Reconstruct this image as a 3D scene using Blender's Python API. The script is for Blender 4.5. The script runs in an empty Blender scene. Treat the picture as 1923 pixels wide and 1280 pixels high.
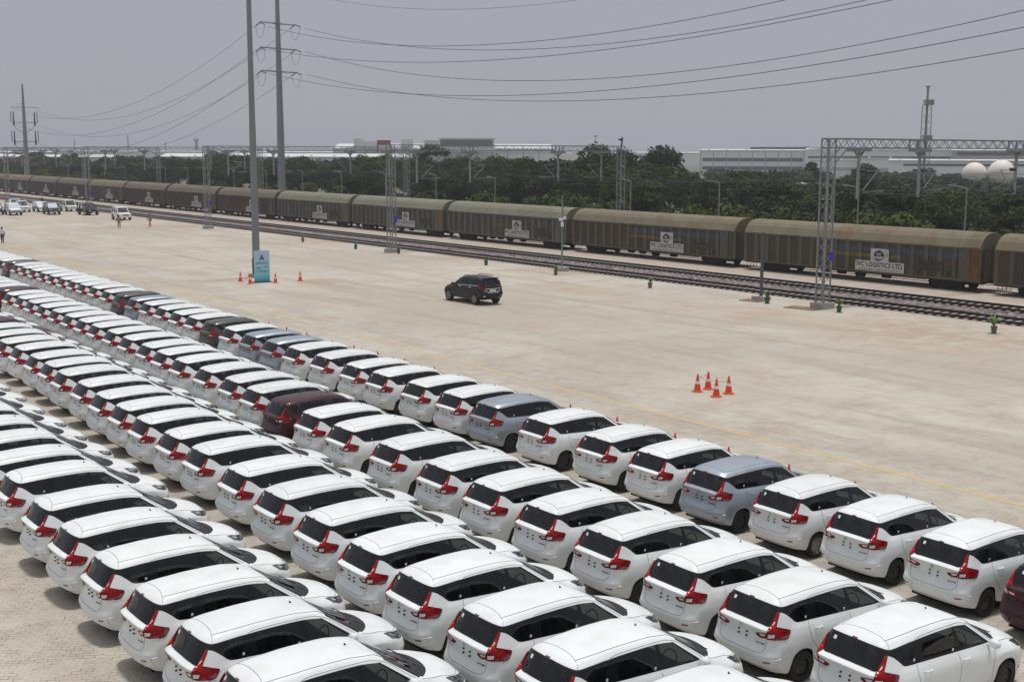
import bpy, bmesh, math, random
import numpy as np
from mathutils import Vector, Matrix
from mathutils.bvhtree import BVHTree
R = math.radians
sc = bpy.context.scene
COL = sc.collection
# ------------------------------------------------------------------ camera, sky, sun, exposure
HEAD = R(36.26)                      # x runs across the lot (the way the parked cars point), y along the rows
CAMZ = 9.83
cam_d = bpy.data.cameras.new("camera"); cam = bpy.data.objects.new("camera", cam_d); COL.objects.link(cam)
cam_d.sensor_width = 36; cam_d.lens = 36 * 2307 / 1923; cam_d.clip_start = 0.5; cam_d.clip_end = 9000
cam.location = (0, 0, CAMZ)
_f = Vector((math.sin(HEAD), math.cos(HEAD), 0)); PITCH = R(8.73); ROLL = R(-0.14)
_fw = _f * math.cos(PITCH) - Vector((0, 0, 1)) * math.sin(PITCH)
_q = _fw.to_track_quat('-Z', 'Y')
cam.rotation_mode = 'QUATERNION'
cam.rotation_quaternion = _q @ Vector((0, 0, 1)).rotation_difference(Vector((0, 0, 1)))
cam.rotation_quaternion = (Matrix.Rotation(ROLL, 4, _fw).to_quaternion() @ _q)
sc.camera = cam
SUN = Vector((0.11, 0.03, 0.99)).normalized()      # towards the sun
elev = math.asin(SUN.z); azim = math.atan2(SUN.x, SUN.y)
sun_d = bpy.data.lights.new("sun", 'SUN'); sun_d.energy = 2.4; sun_d.angle = R(6); sun_d.color = (1.0, 0.972, 0.93)
sun = bpy.data.objects.new("sun", sun_d); COL.objects.link(sun); sun.location = (0, 0, 60)
sun.rotation_euler = (-SUN).to_track_quat('-Z', 'Y').to_euler()
world = bpy.data.worlds.new("World"); sc.world = world; world.use_nodes = True
wn = world.node_tree; bg = wn.nodes['Background']
sky = wn.nodes.new('ShaderNodeTexSky'); sky.sky_type = 'NISHITA'; sky.sun_disc = False
sky.sun_elevation = elev; sky.sun_rotation = azim; sky.air_density = 1.5; sky.dust_density = 1.5; sky.ozone_density = 1.5
hs = wn.nodes.new('ShaderNodeHueSaturation'); hs.inputs['Saturation'].default_value = 0.35
smog = wn.nodes.new('ShaderNodeMix'); smog.data_type = 'RGBA'; smog.inputs[0].default_value = .86   # thick smog evens the sky out
smog.inputs[7].default_value = (3.34, 3.44, 3.98, 1)
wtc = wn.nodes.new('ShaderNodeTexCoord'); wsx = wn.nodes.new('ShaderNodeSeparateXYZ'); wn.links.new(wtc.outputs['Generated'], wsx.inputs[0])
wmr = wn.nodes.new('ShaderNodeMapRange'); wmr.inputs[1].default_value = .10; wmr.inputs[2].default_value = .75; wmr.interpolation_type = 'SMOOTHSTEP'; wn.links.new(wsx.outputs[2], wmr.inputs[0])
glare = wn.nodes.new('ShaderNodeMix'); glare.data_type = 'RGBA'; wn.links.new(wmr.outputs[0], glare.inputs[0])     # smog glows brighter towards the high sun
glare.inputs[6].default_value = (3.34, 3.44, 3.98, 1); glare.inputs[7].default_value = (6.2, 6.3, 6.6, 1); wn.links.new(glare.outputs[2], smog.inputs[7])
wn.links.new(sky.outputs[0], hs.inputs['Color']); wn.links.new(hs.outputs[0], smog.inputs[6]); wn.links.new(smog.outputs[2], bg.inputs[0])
bg.inputs[1].default_value = 0.1
sc.view_settings.view_transform = 'Standard'; sc.view_settings.look = 'None'
sc.view_settings.exposure = 0.06; sc.view_settings.gamma = 1
sc.cycles.max_bounces = 8; sc.cycles.transparent_max_bounces = 16
sc.cycles.use_denoising = True

# ------------------------------------------------------------------ helpers
def tag(o, label=None, cat=None, group=None, kind=None):
    if label: o['label'] = label
    if cat: o['category'] = cat
    if group: o['group'] = group
    if kind: o['kind'] = kind
    return o
def empty(name, loc=(0, 0, 0), rz=0.0):
    o = bpy.data.objects.new(name, None); COL.objects.link(o); o.empty_display_size = 0.3
    o.location = loc; o.rotation_euler = (0, 0, rz); return o
class MB:
    """collects primitives into one mesh"""
    def __init__(s): s.v = []; s.f = []; s.m = []; s.mi = 0
    def add(s, vs, fs):
        b = len(s.v); s.v += [tuple(p) for p in vs]; s.f += [tuple(i + b for i in f) for f in fs]; s.m += [s.mi] * len(fs); return s
    def box(s, a, b, rz=0.0, o=(0, 0, 0)):
        x0, y0, z0 = a; x1, y1, z1 = b
        vs = [(x0, y0, z0), (x1, y0, z0), (x1, y1, z0), (x0, y1, z0), (x0, y0, z1), (x1, y0, z1), (x1, y1, z1), (x0, y1, z1)]
        if rz or o != (0, 0, 0):
            c, n = math.cos(rz), math.sin(rz)
            vs = [(o[0] + x * c - y * n, o[1] + x * n + y * c, o[2] + z) for x, y, z in vs]
        return s.add(vs, [(0, 3, 2, 1), (4, 5, 6, 7), (0, 1, 5, 4), (1, 2, 6, 5), (2, 3, 7, 6), (3, 0, 4, 7)])
    def bar(s, p, q, w, h=None, up=(0, 0, 1)):
        h = h or w; p = Vector(p); q = Vector(q); d = (q - p)
        if d.length < 1e-6: return s
        d.normalize(); u = Vector(up)
        if abs(d.dot(u)) > .98: u = Vector((1, 0, 0))
        a = d.cross(u).normalized(); b = a.cross(d).normalized(); a *= w / 2; b *= h / 2
        vs = [p - a - b, p + a - b, p + a + b, p - a + b, q - a - b, q + a - b, q + a + b, q - a + b]
        return s.add(vs, [(0, 1, 2, 3), (7, 6, 5, 4), (0, 4, 5, 1), (1, 5, 6, 2), (2, 6, 7, 3), (3, 7, 4, 0)])
    def tube(s, pts, r, n=8, r2=None, cap=True):
        pts = [Vector(p) for p in pts]; N = len(pts); rings = []
        a = None
        for i, p in enumerate(pts):
            d = (pts[min(i + 1, N - 1)] - pts[max(i - 1, 0)]).normalized()
            if a is None:
                u = Vector((0, 0, 1)) if abs(d.z) < .95 else Vector((1, 0, 0)); a = d.cross(u).normalized()
            else: a = (a - d * a.dot(d)).normalized()
            b = d.cross(a); t = i / (N - 1) if N > 1 else 0
            rr = r if r2 is None else r + (r2 - r) * t
            if isinstance(r, (list, tuple)): rr = r[i]
            rings.append([p + (a * math.cos(2 * math.pi * k / n) + b * math.sin(2 * math.pi * k / n)) * rr for k in range(n)])
        vs = [v for g in rings for v in g]; fs = []
        for i in range(N - 1):
            for k in range(n): fs.append((i * n + k, i * n + (k + 1) % n, (i + 1) * n + (k + 1) % n, (i + 1) * n + k))
        if cap: fs.append(tuple(range(n))[::-1]); fs.append(tuple((N - 1) * n + k for k in range(n)))
        return s.add(vs, fs)
    def lathe(s, prof, n=24, o=(0, 0, 0), axis='z'):
        vs = []; fs = []
        for r, h in prof:
            for k in range(n):
                a = 2 * math.pi * k / n; x, y, z = r * math.cos(a), r * math.sin(a), h
                if axis == 'y': x, y, z = x, z, y
                if axis == 'x': x, y, z = z, x, y
                vs.append((o[0] + x, o[1] + y, o[2] + z))
        for i in range(len(prof) - 1):
            for k in range(n): fs.append((i * n + k, i * n + (k + 1) % n, (i + 1) * n + (k + 1) % n, (i + 1) * n + k))
        return s.add(vs, fs)
    def build(s, name, mats, parent=None, smooth=False, angle=None):
        me = bpy.data.meshes.new(name); me.from_pydata(s.v, [], s.f)
        if not isinstance(mats, (list, tuple)): mats = [mats]
        for m in mats: me.materials.append(m)
        if len(mats) > 1: me.polygons.foreach_set('material_index', s.m)
        bm = bmesh.new(); bm.from_mesh(me); bmesh.ops.recalc_face_normals(bm, faces=bm.faces); bm.to_mesh(me); bm.free()
        if smooth: me.polygons.foreach_set('use_smooth', [True] * len(me.polygons)); me.set_sharp_from_angle(angle=R(angle or 40))
        me.update()
        o = bpy.data.objects.new(name, me); COL.objects.link(o)
        if parent: o.parent = parent
        return o
def copy_tree(o, parent=None):
    c = o.copy(); COL.objects.link(c); c.parent = parent
    for ch in list(KIDS.get(o.name, ())): copy_tree(ch, c)
    return c
KIDS = {}
def index_kids():
    KIDS.clear()
    for o in bpy.data.objects:
        if o.parent: KIDS.setdefault(o.parent.name, []).append(o)
# ------------------------------------------------------------------ materials
def mat(name, col, rough=.5, metal=0.0, spec=.5, coat=0.0, nz=None, bump=0.0, bscale=40.0, coat_rough=.03, emit=None, trans=None):
    """principled with optional noise variation: nz=(scale, amount[, second colour])"""
    m = bpy.data.materials.new(name); m.use_nodes = True; n = m.node_tree.nodes; l = m.node_tree.links
    p = n['Principled BSDF']; p.inputs['Base Color'].default_value = (*col, 1); p.inputs['Roughness'].default_value = rough
    p.inputs['Metallic'].default_value = metal; p.inputs['Specular IOR Level'].default_value = spec
    p.inputs['Coat Weight'].default_value = coat; p.inputs['Coat Roughness'].default_value = coat_rough
    tc = n.new('ShaderNodeTexCoord')
    if nz:
        t = n.new('ShaderNodeTexNoise'); t.inputs['Scale'].default_value = nz[0]; t.inputs['Detail'].default_value = 6
        t.inputs['Roughness'].default_value = .65
        l.new(tc.outputs['Object'], t.inputs['Vector'])
        c = n.new('ShaderNodeMix'); c.data_type = 'RGBA'
        c2 = nz[2] if len(nz) > 2 else tuple(x * (1 - nz[1]) for x in col)
        r = n.new('ShaderNodeMapRange'); r.inputs[1].default_value = .35; r.inputs[2].default_value = .68
        l.new(t.outputs[0], r.inputs[0]); l.new(r.outputs[0], c.inputs[0])
        c.inputs[6].default_value = (*col, 1); c.inputs[7].default_value = (*c2, 1); l.new(c.outputs[2], p.inputs['Base Color'])
    if bump:
        t = n.new('ShaderNodeTexNoise'); t.inputs['Scale'].default_value = bscale; t.inputs['Detail'].default_value = 4
        l.new(tc.outputs['Object'], t.inputs['Vector'])
        b = n.new('ShaderNodeBump'); b.inputs['Strength'].default_value = bump; b.inputs['Distance'].default_value = .02
        l.new(t.outputs[0], b.inputs['Height']); l.new(b.outputs[0], p.inputs['Normal'])
    if emit: p.inputs['Emission Color'].default_value = (*emit, 1); p.inputs['Emission Strength'].default_value = 1
    return m
def paint_mat():
    """body paint takes its colour from the object's own colour"""
    m = bpy.data.materials.new("car_paint"); m.use_nodes = True; n = m.node_tree.nodes; l = m.node_tree.links
    p = n['Principled BSDF']; oi = n.new('ShaderNodeObjectInfo')
    tc = n.new('ShaderNodeTexCoord'); t = n.new('ShaderNodeTexNoise'); t.inputs['Scale'].default_value = 2.2; t.inputs['Detail'].default_value = 5
    geo = n.new('ShaderNodeNewGeometry'); l.new(geo.outputs['Position'], t.inputs['Vector'])
    r = n.new('ShaderNodeMapRange'); r.inputs[1].default_value = .4; r.inputs[2].default_value = .75; r.inputs[3].default_value = 0; r.inputs[4].default_value = .45
    l.new(t.outputs[0], r.inputs[0])
    mx = n.new('ShaderNodeMix'); mx.data_type = 'RGBA'; l.new(oi.outputs['Color'], mx.inputs[6]); mx.blend_type = 'MULTIPLY'; mx.inputs[7].default_value = (.80, .76, .68, 1)
    l.new(r.outputs[0], mx.inputs[0]); l.new(mx.outputs[2], p.inputs['Base Color'])
    l.new(oi.outputs['Alpha'], p.inputs['Metallic'])
    p.inputs['Roughness'].default_value = .40; p.inputs['Specular IOR Level'].default_value = .2
    p.inputs['Coat Weight'].default_value = .4; p.inputs['Coat Roughness'].default_value = .035
    return m
def glass_mat(name, tint, ior=1.5, rough=.01):
    m = bpy.data.materials.new(name); m.use_nodes = True; n = m.node_tree.nodes; l = m.node_tree.links
    n.remove(n['Principled BSDF']); out = n['Material Output']
    tr = n.new('ShaderNodeBsdfTransparent'); tr.inputs[0].default_value = (*tint, 1)
    gl = n.new('ShaderNodeBsdfGlossy'); gl.inputs['Roughness'].default_value = rough; gl.inputs[0].default_value = (.95, .97, 1, 1)
    fr = n.new('ShaderNodeFresnel'); fr.inputs[0].default_value = ior
    mx = n.new('ShaderNodeMixShader'); l.new(fr.outputs[0], mx.inputs[0]); l.new(tr.outputs[0], mx.inputs[1]); l.new(gl.outputs[0], mx.inputs[2])
    l.new(mx.outputs[0], out.inputs[0]); return m
M = dict(
    paint=paint_mat(),
    glass=glass_mat("tinted_glass", (.20, .24, .235)), glass_dark=glass_mat("dark_glass", (.52, .60, .62)),
    windscreen=glass_mat("windscreen_glass", (.48, .55, .53), 1.8),
    frit=mat("black_gloss", (.006, .0065, .007), .12, spec=.3, coat=.08),
    blackp=mat("black_plastic", (.018, .018, .019), .55), tyre=mat("tyre_rubber", (.010, .010, .010), .85, nz=(9, .5, (.024, .021, .018))),
    dark=mat("underbody_black", (.006, .006, .006), .95, spec=.1), steel=mat("black_steel_rim", (.014, .014, .015), .45),
    alloy=mat("alloy_rim", (.42, .42, .43), .3, metal=.9), chrome=mat("chrome", (.75, .76, .78), .12, metal=1),
    red=mat("red_lamp", (.40, .006, .006), .18, spec=.3, coat=.12), darkred=mat("dark_red_lamp", (.16, .006, .008), .15, coat=1.0),
    lampwhite=mat("clear_lamp", (.62, .60, .60), .15, coat=.8), lampdark=mat("headlamp_dark", (.05, .052, .056), .12, coat=1.0),
    seat=mat("seat_fabric", (.12, .122, .12), .9), seat_light=mat("seat_beige", (.36, .33, .28), .9),
    sticker=mat("white_sticker", (.8, .8, .8), .5), plate=mat("number_plate", (.75, .75, .72), .4),
)
def lamp_mat():
    """moulded red lens: bright upper prong, darker and patchy body"""
    m = bpy.data.materials.new("tail_lens"); m.use_nodes = True; n = m.node_tree.nodes; l = m.node_tree.links; p = n['Principled BSDF']
    tc = n.new('ShaderNodeTexCoord'); sx = n.new('ShaderNodeSeparateXYZ'); l.new(tc.outputs['Object'], sx.inputs[0])
    r = n.new('ShaderNodeMapRange'); r.inputs[1].default_value = .97; r.inputs[2].default_value = 1.20; l.new(sx.outputs[2], r.inputs[0])
    v = n.new('ShaderNodeTexVoronoi'); v.inputs['Scale'].default_value = 16; l.new(tc.outputs['Object'], v.inputs['Vector'])
    q = n.new('ShaderNodeMath'); q.operation = 'MULTIPLY_ADD'; q.inputs[1].default_value = -.9; l.new(v.outputs['Distance'], q.inputs[0]); l.new(r.outputs[0], q.inputs[2]); q.use_clamp = True
    x = n.new('ShaderNodeMix'); x.data_type = 'RGBA'; l.new(q.outputs[0], x.inputs[0]); x.inputs[6].default_value = (.17, .002, .004, 1); x.inputs[7].default_value = (.52, .008, .005, 1); l.new(x.outputs[2], p.inputs['Base Color'])
    p.inputs['Roughness'].default_value = .14; p.inputs['Specular IOR Level'].default_value = .22; return m
M['red'] = lamp_mat()
WHITE = (.745, .78, .785, 0.0); SILVER = (.36, .41, .47, .55); MAROON = (.040, .007, .011, .10)
GREY = (.075, .070, .064, .35); BLACKP = (.005, .005, .006, .0)
# ------------------------------------------------------------------ car bodies: a ring grid (rings go round the half car, columns go up)
def cr(pts, sub, breaks=()):
    """non-uniform Catmull-Rom through pts, sub steps per span"""
    P = np.array(pts, float); N = len(P); ch = np.maximum(np.linalg.norm(np.diff(P, axis=0), axis=1), 1e-4) ** .5
    T = np.zeros_like(P); TL = None
    d = (P[1:] - P[:-1]) / ch[:, None]
    TR = np.zeros_like(P); TLf = np.zeros_like(P)
    for i in range(N):
        if i == 0: t = d[0]; TR[i] = TLf[i] = t
        elif i == N - 1: t = d[-1]; TR[i] = TLf[i] = t
        elif i in breaks: TR[i] = d[i]; TLf[i] = d[i - 1]
        else:
            t = (d[i - 1] * ch[i] + d[i] * ch[i - 1]) / (ch[i] + ch[i - 1]); TR[i] = TLf[i] = t
    out = []
    for i in range(N - 1):
        for k in range(sub):
            u = k / sub; h00 = 2 * u**3 - 3 * u**2 + 1; h10 = u**3 - 2 * u**2 + u; h01 = -2 * u**3 + 3 * u**2; h11 = u**3 - u**2
            out.append(h00 * P[i] + h10 * ch[i] * TR[i] + h01 * P[i + 1] + h11 * ch[i] * TLf[i + 1])
    out.append(P[-1]); return np.array(out)
def grid_surface(rings, sub, breaks, cbreaks=()):
    """rings: list of lists of (x, y, z); returns fine grid G[row, col, 3]"""
    A = np.array([cr(r, sub, cbreaks) for r in rings])              # rings x finecols
    G = np.array([cr(A[:, j], sub, breaks) for j in range(A.shape[1])])   # finecols x finerows
    return G.transpose(1, 0, 2)
class Shell:
    """full (both sides) surface from a half grid, cut into parts by cell rules"""
    def __init__(s, G, sub):
        s.sub = sub; nr, nc = G.shape[:2]; s.nr, s.nc = nr, nc
        Rg = G.copy(); Rg[..., 1] *= -1; Rg[:, 0, 1] = 0; Rg[:, -1, 1] = 0; Rg[-1, :, 1] = 0
        Lg = Rg.copy(); Lg[..., 1] *= -1
        s.P = np.concatenate([Rg.reshape(-1, 3), Lg.reshape(-1, 3)])
        s.faces = []; s.key = []
        for side in (0, 1):
            o = side * nr * nc
            for i in range(nr - 1):
                for j in range(nc - 1):
                    q = (o + i * nc + j, o + i * nc + j + 1, o + (i + 1) * nc + j + 1, o + (i + 1) * nc + j)
                    s.faces.append(q if side == 0 else q[::-1]); s.key.append((side, i, j))
        F = np.array(s.faces); a = s.P[F[:, 2]] - s.P[F[:, 0]]; b = s.P[F[:, 3]] - s.P[F[:, 1]]
        nrm = np.cross(a, b); VN = np.zeros_like(s.P)
        for k in range(4): np.add.at(VN, F[:, k], nrm)
        key = {}; idx = np.zeros(len(s.P), int)                       # merge normals of coincident seam verts
        for i, p in enumerate(np.round(s.P, 4)):
            idx[i] = key.setdefault(tuple(p), len(key))
        S = np.zeros((len(key), 3)); np.add.at(S, idx, VN); VN = S[idx]
        s.N = VN / np.maximum(np.linalg.norm(VN, axis=1), 1e-9)[:, None]
        s.bvh = BVHTree.FromPolygons([Vector(p) for p in s.P], s.faces)
    def part(s, name, rule, m, parent, offset=0.0, flat_normals=False):
        sel = [k for k, ky in enumerate(s.key) if rule(*ky)]
        used = {}; fs = []
        for k in sel:
            fs.append([used.setdefault(v, len(used)) for v in s.faces[k]])
        ids = list(used); P = s.P[ids] + s.N[ids] * offset; N = s.N[ids]
        mg = {}; mp = []; VP = []; VN = []
        for p, n in zip(P, N):
            t = tuple(np.round(p, 4))
            if t not in mg: mg[t] = len(VP); VP.append(tuple(p)); VN.append(tuple(n))
            mp.append(mg[t])
        FF = []
        for f in fs:
            g = [mp[v] for v in f]; h = [g[i] for i in range(4) if g[i] != g[i - 1]]
            if len(set(h)) == len(h) and len(h) > 2: FF.append(h)
        me = bpy.data.meshes.new(name); me.from_pydata(VP, [], FF)
        for mm in (m if isinstance(m, list) else [m]): me.materials.append(mm)
        me.polygons.foreach_set('use_smooth', [True] * len(me.polygons))
        me.update()
        if not flat_normals: me.normals_split_custom_set_from_vertices(VN)
        o = bpy.data.objects.new(name, me); COL.objects.link(o); o.parent = parent
        return o
    def decal(s, name, polys, view, m, parent, off=.006, skirt=.012, cell=.04):
        """polygon(s) of 3D points pushed along view onto the shell"""
        view = Vector(view).normalized(); bmF = bmesh.new()
        for pts in polys:
            bm = bmesh.new(); c = sum((Vector(p) for p in pts), Vector()) / len(pts)
            u = view.orthogonal().normalized(); w = view.cross(u)
            bm.faces.new([bm.verts.new(Vector(p) - view * (Vector(p) - c).dot(view)) for p in pts])
            for ax in (u, w):
                ds = [(v.co - c).dot(ax) for v in bm.verts]; k = math.ceil(min(ds) / cell)
                while k * cell < max(ds):
                    bmesh.ops.bisect_plane(bm, geom=bm.verts[:] + bm.edges[:] + bm.faces[:], plane_co=c + ax * (k * cell), plane_no=ax); k += 1
            bmesh.ops.triangulate(bm, faces=[f for f in bm.faces if len(f.verts) > 4])
            for v in bm.verts:
                h = s.bvh.ray_cast(v.co - view * 1.2, view)
                if h[0] is None: h = s.bvh.find_nearest(v.co)
                v.co = h[0]
                n = h[1] if h[1].dot(view) < 0 else -h[1]
                v.normal = n
            top = {v: v.co + v.normal * off for v in bm.verts}
            if skirt:
                bnd = [e for e in bm.edges if len(e.link_faces) == 1]
                low = {}
                for e in bnd:
                    for v in e.verts:
                        if v not in low: low[v] = bm.verts.new(v.co - v.normal * skirt)
                for v, p in top.items(): v.co = p
                for e in bnd: bm.faces.new((e.verts[0], e.verts[1], low[e.verts[1]], low[e.verts[0]]))
            else:
                for v, p in top.items(): v.co = p
            tmp = bpy.data.meshes.new("t"); bm.to_mesh(tmp); bm.free(); bmF.from_mesh(tmp); bpy.data.meshes.remove(tmp)
        bmesh.ops.recalc_face_normals(bmF, faces=bmF.faces)
        me = bpy.data.meshes.new(name); bmF.to_mesh(me); bmF.free(); me.materials.append(m)
        me.polygons.foreach_set('use_smooth', [True] * len(me.polygons)); me.set_sharp_from_angle(angle=R(45))
        o = bpy.data.objects.new(name, me); COL.objects.link(o); o.parent = parent; return o
    def ribbon(s, mb, pts, w=.008, off=.002, sub=5, mirror=True):
        """thin dark line lying on the shell: panel gaps"""
        for sg in ((1, -1) if mirror else (1,)):
            q = cr([(p[0], p[1] * sg, p[2]) for p in pts], sub); L = []
            for i, p in enumerate(q):
                d = Vector(q[min(i + 1, len(q) - 1)] - q[max(i - 1, 0)]).normalized()
                h = s.bvh.find_nearest(Vector(p)); n = h[1]
                if n.dot(Vector(p) - Vector((2.2, 0, .6))) < 0: n = -n
                a = d.cross(n).normalized() * w / 2; b = h[0] + n * off
                L += [b - a, b + a]
            fs = [(2 * i, 2 * i + 1, 2 * i + 3, 2 * i + 2) for i in range(len(q) - 1)]
            mb.add(L, fs)
def mir(pts): return [(x, -y, z) for x, y, z in pts]
def wheel(parent, x, y, r, w, side, rim_r, rimmat, spokes=7, style='steel'):
    """tyre + rim child; side=-1 is the right-hand wheel"""
    t = MB(); hw = w / 2
    t.lathe([(rim_r, -hw * .8), (r * .93, -hw * .95), (r * .985, -hw * .75), (r, -hw * .4), (r, hw * .4), (r * .985, hw * .75), (r * .93, hw * .95), (rim_r, hw * .8)], 28, (0, 0, 0), 'y')
    ty = t.build("wheel", M['tyre'], parent, True, 50); ty.location = (x, y, r)
    m = MB(); yo = side * hw
    m.lathe([(rim_r + .004, yo * .8), (rim_r, yo * .88), (rim_r * .93, yo * .80), (rim_r * .9, yo * .35), (rim_r * .9, -yo * .5)], 28, (0, 0, 0), 'y')
    if style == 'steel':
        m.lathe([(rim_r * .9, yo * .3), (rim_r * .62, yo * .55), (rim_r * .35, yo * .45), (rim_r * .22, yo * .62), (.001, yo * .62)], 28, (0, 0, 0), 'y')
        for k in range(8):
            a = k * math.pi / 4; c = Vector((math.cos(a), 0, math.sin(a)))
            m.box((-.017, -.004, -.017), (.017, .004, .017), 0, (c.x * rim_r * .5, yo * .54, c.z * rim_r * .5))
    else:
        m.lathe([(rim_r * .9, yo * .0), (.001, yo * .0)], 20, (0, 0, 0), 'y')
        for k in range(spokes):
            for da in (-.13, .13):
                a = k * 2 * math.pi / spokes + da
                m.bar((math.cos(a - da) * .05, yo * .72, math.sin(a - da) * .05), (math.cos(a) * rim_r * .95, yo * .8, math.sin(a) * rim_r * .95), .02, .03, (0, 1, 0))
        m.lathe([(.055, yo * .5), (.05, yo * .85), (.001, yo * .86)], 14, (0, 0, 0), 'y')
    o = m.build("rim", rimmat, ty, True, 35)
    return ty
RINGS = [
 [(.16,0,.30),(.17,.38,.30),(.24,.66,.29),(.36,.775,.28),(.42,.80,.27),(.476,.815,.28),(.605,.845,.59),(.84,.85,.675),(1.075,.845,.59),(1.204,.815,.278),(2.15,.80,.235),(2.7,.80,.235),(3.215,.815,.278),(3.345,.845,.59),(3.58,.85,.675),(3.815,.84,.59),(3.944,.80,.28),(4.06,.75,.25),(4.22,.56,.23),(4.29,.28,.23),(4.30,0,.23)],
 [(.015,0,.43),(.025,.38,.43),(.11,.67,.43),(.235,.795,.42),(.35,.835,.41),(.44,.85,.42),(.577,.866,.624),(.84,.868,.72),(1.103,.866,.624),(1.25,.85,.41),(2.15,.845,.39),(2.7,.845,.39),(3.17,.85,.41),(3.317,.866,.624),(3.58,.868,.72),(3.843,.86,.624),(3.99,.83,.42),(4.13,.76,.40),(4.29,.57,.38),(4.36,.28,.38),(4.375,0,.38)],
 [(-.030,0,.612),(-.020,.38,.612),(.045,.685,.612),(.180,.828,.606),(.33,.848,.59),(.42,.862,.60),(.55,.868,.69),(.84,.87,.765),(1.13,.868,.69),(1.28,.864,.58),(2.15,.862,.56),(2.7,.862,.56),(3.14,.864,.58),(3.29,.868,.69),(3.58,.868,.765),(3.87,.858,.69),(4.02,.835,.60),(4.17,.77,.58),(4.32,.58,.57),(4.385,.28,.56),(4.395,0,.56)],
 [(.088,0,.80),(.090,.38,.80),(.11,.655,.80),(.205,.80,.80),(.33,.845,.80),(.44,.86,.80),(.60,.862,.81),(.84,.864,.83),(1.08,.864,.81),(1.30,.862,.78),(2.15,.86,.76),(2.7,.86,.76),(3.12,.862,.77),(3.30,.864,.80),(3.58,.862,.82),(3.84,.845,.79),(3.99,.81,.76),(4.14,.735,.73),(4.28,.56,.72),(4.345,.28,.71),(4.36,0,.71)],
 [(.080,0,1.0),(.084,.38,1.0),(.118,.63,.985),(.20,.76,.97),(.33,.805,.97),(.46,.825,.975),(.62,.833,.975),(.84,.838,.97),(1.07,.84,.965),(1.3,.84,.955),(2.15,.845,.93),(2.7,.84,.91),(3.10,.83,.90),(3.34,.815,.90),(3.58,.797,.905),(3.79,.765,.89),(3.94,.725,.87),(4.06,.66,.85),(4.17,.50,.855),(4.22,.25,.865),(4.235,0,.87)],
 [(.004,0,1.125),(.016,.38,1.12),(.080,.605,1.108),(.205,.705,1.12),(.35,.755,1.12),(.49,.785,1.105),(.65,.793,1.09),(.84,.795,1.08),(1.07,.80,1.075),(1.3,.80,1.065),(2.15,.805,1.04),(2.7,.795,1.015),(3.08,.785,1.0),(3.36,.75,.995),(3.56,.705,.99),(3.72,.635,.98),(3.84,.55,.97),(3.92,.46,.965),(3.98,.33,.965),(4.01,.17,.97),(4.02,0,.97)],
 [(.135,0,1.17),(.145,.36,1.165),(.20,.585,1.16),(.36,.632,1.405),(.46,.668,1.385),(.59,.708,1.29),(.72,.735,1.185),(.86,.745,1.165),(1.07,.75,1.16),(1.3,.755,1.15),(2.15,.765,1.115),(2.7,.76,1.085),(3.12,.745,1.065),(3.26,.70,1.06),(3.36,.60,1.055),(3.43,.49,1.05),(3.48,.38,1.05),(3.51,.285,1.05),(3.53,.19,1.05),(3.54,.095,1.05),(3.545,0,1.05)],
 [(.30,0,1.545),(.32,.33,1.535),(.37,.52,1.515),(.445,.60,1.495),(.53,.622,1.495),(.66,.632,1.505),(.80,.638,1.515),(.94,.64,1.525),(1.12,.642,1.53),(1.33,.643,1.54),(2.11,.64,1.54),(2.36,.625,1.51),(2.56,.605,1.475),(2.66,.56,1.48),(2.66,.48,1.515),(2.64,.40,1.53),(2.63,.32,1.54),(2.62,.24,1.548),(2.61,.16,1.553),(2.605,.08,1.556),(2.60,0,1.558)],
 [(.42,0,1.60),(.43,.30,1.595),(.46,.43,1.59),(.53,.50,1.585),(.60,.52,1.59),(.72,.53,1.60),(.85,.535,1.61),(.98,.538,1.615),(1.15,.54,1.625),(1.35,.54,1.635),(2.08,.54,1.63),(2.25,.53,1.61),(2.42,.515,1.585),(2.50,.48,1.575),(2.51,.42,1.585),(2.50,.35,1.59),(2.49,.28,1.595),(2.485,.21,1.60),(2.48,.14,1.602),(2.475,.07,1.603),(2.475,0,1.604)],
 [(.55,0,1.635),(.56,.20,1.632),(.60,.29,1.63),(.66,.31,1.632),(.72,.32,1.635),(.82,.33,1.64),(.92,.33,1.646),(1.03,.33,1.652),(1.18,.33,1.66),(1.37,.33,1.668),(2.02,.33,1.665),(2.16,.32,1.65),(2.29,.30,1.638),(2.34,.27,1.632),(2.35,.235,1.633),(2.35,.2,1.634),(2.35,.16,1.635),(2.35,.12,1.636),(2.35,.08,1.636),(2.35,.04,1.636),(2.35,0,1.636)],
 [(.66,0,1.652),(.70,0,1.656),(.73,0,1.658),(.76,0,1.66),(.81,0,1.663),(.88,0,1.667),(.96,0,1.671),(1.06,0,1.676),(1.2,0,1.68),(1.38,0,1.685),(1.98,0,1.68),(2.08,0,1.67),(2.15,0,1.662),(2.19,0,1.656),(2.21,0,1.653),(2.225,0,1.651),(2.24,0,1.649),(2.25,0,1.647),(2.26,0,1.646),(2.27,0,1.645),(2.28,0,1.644)],
]
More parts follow.
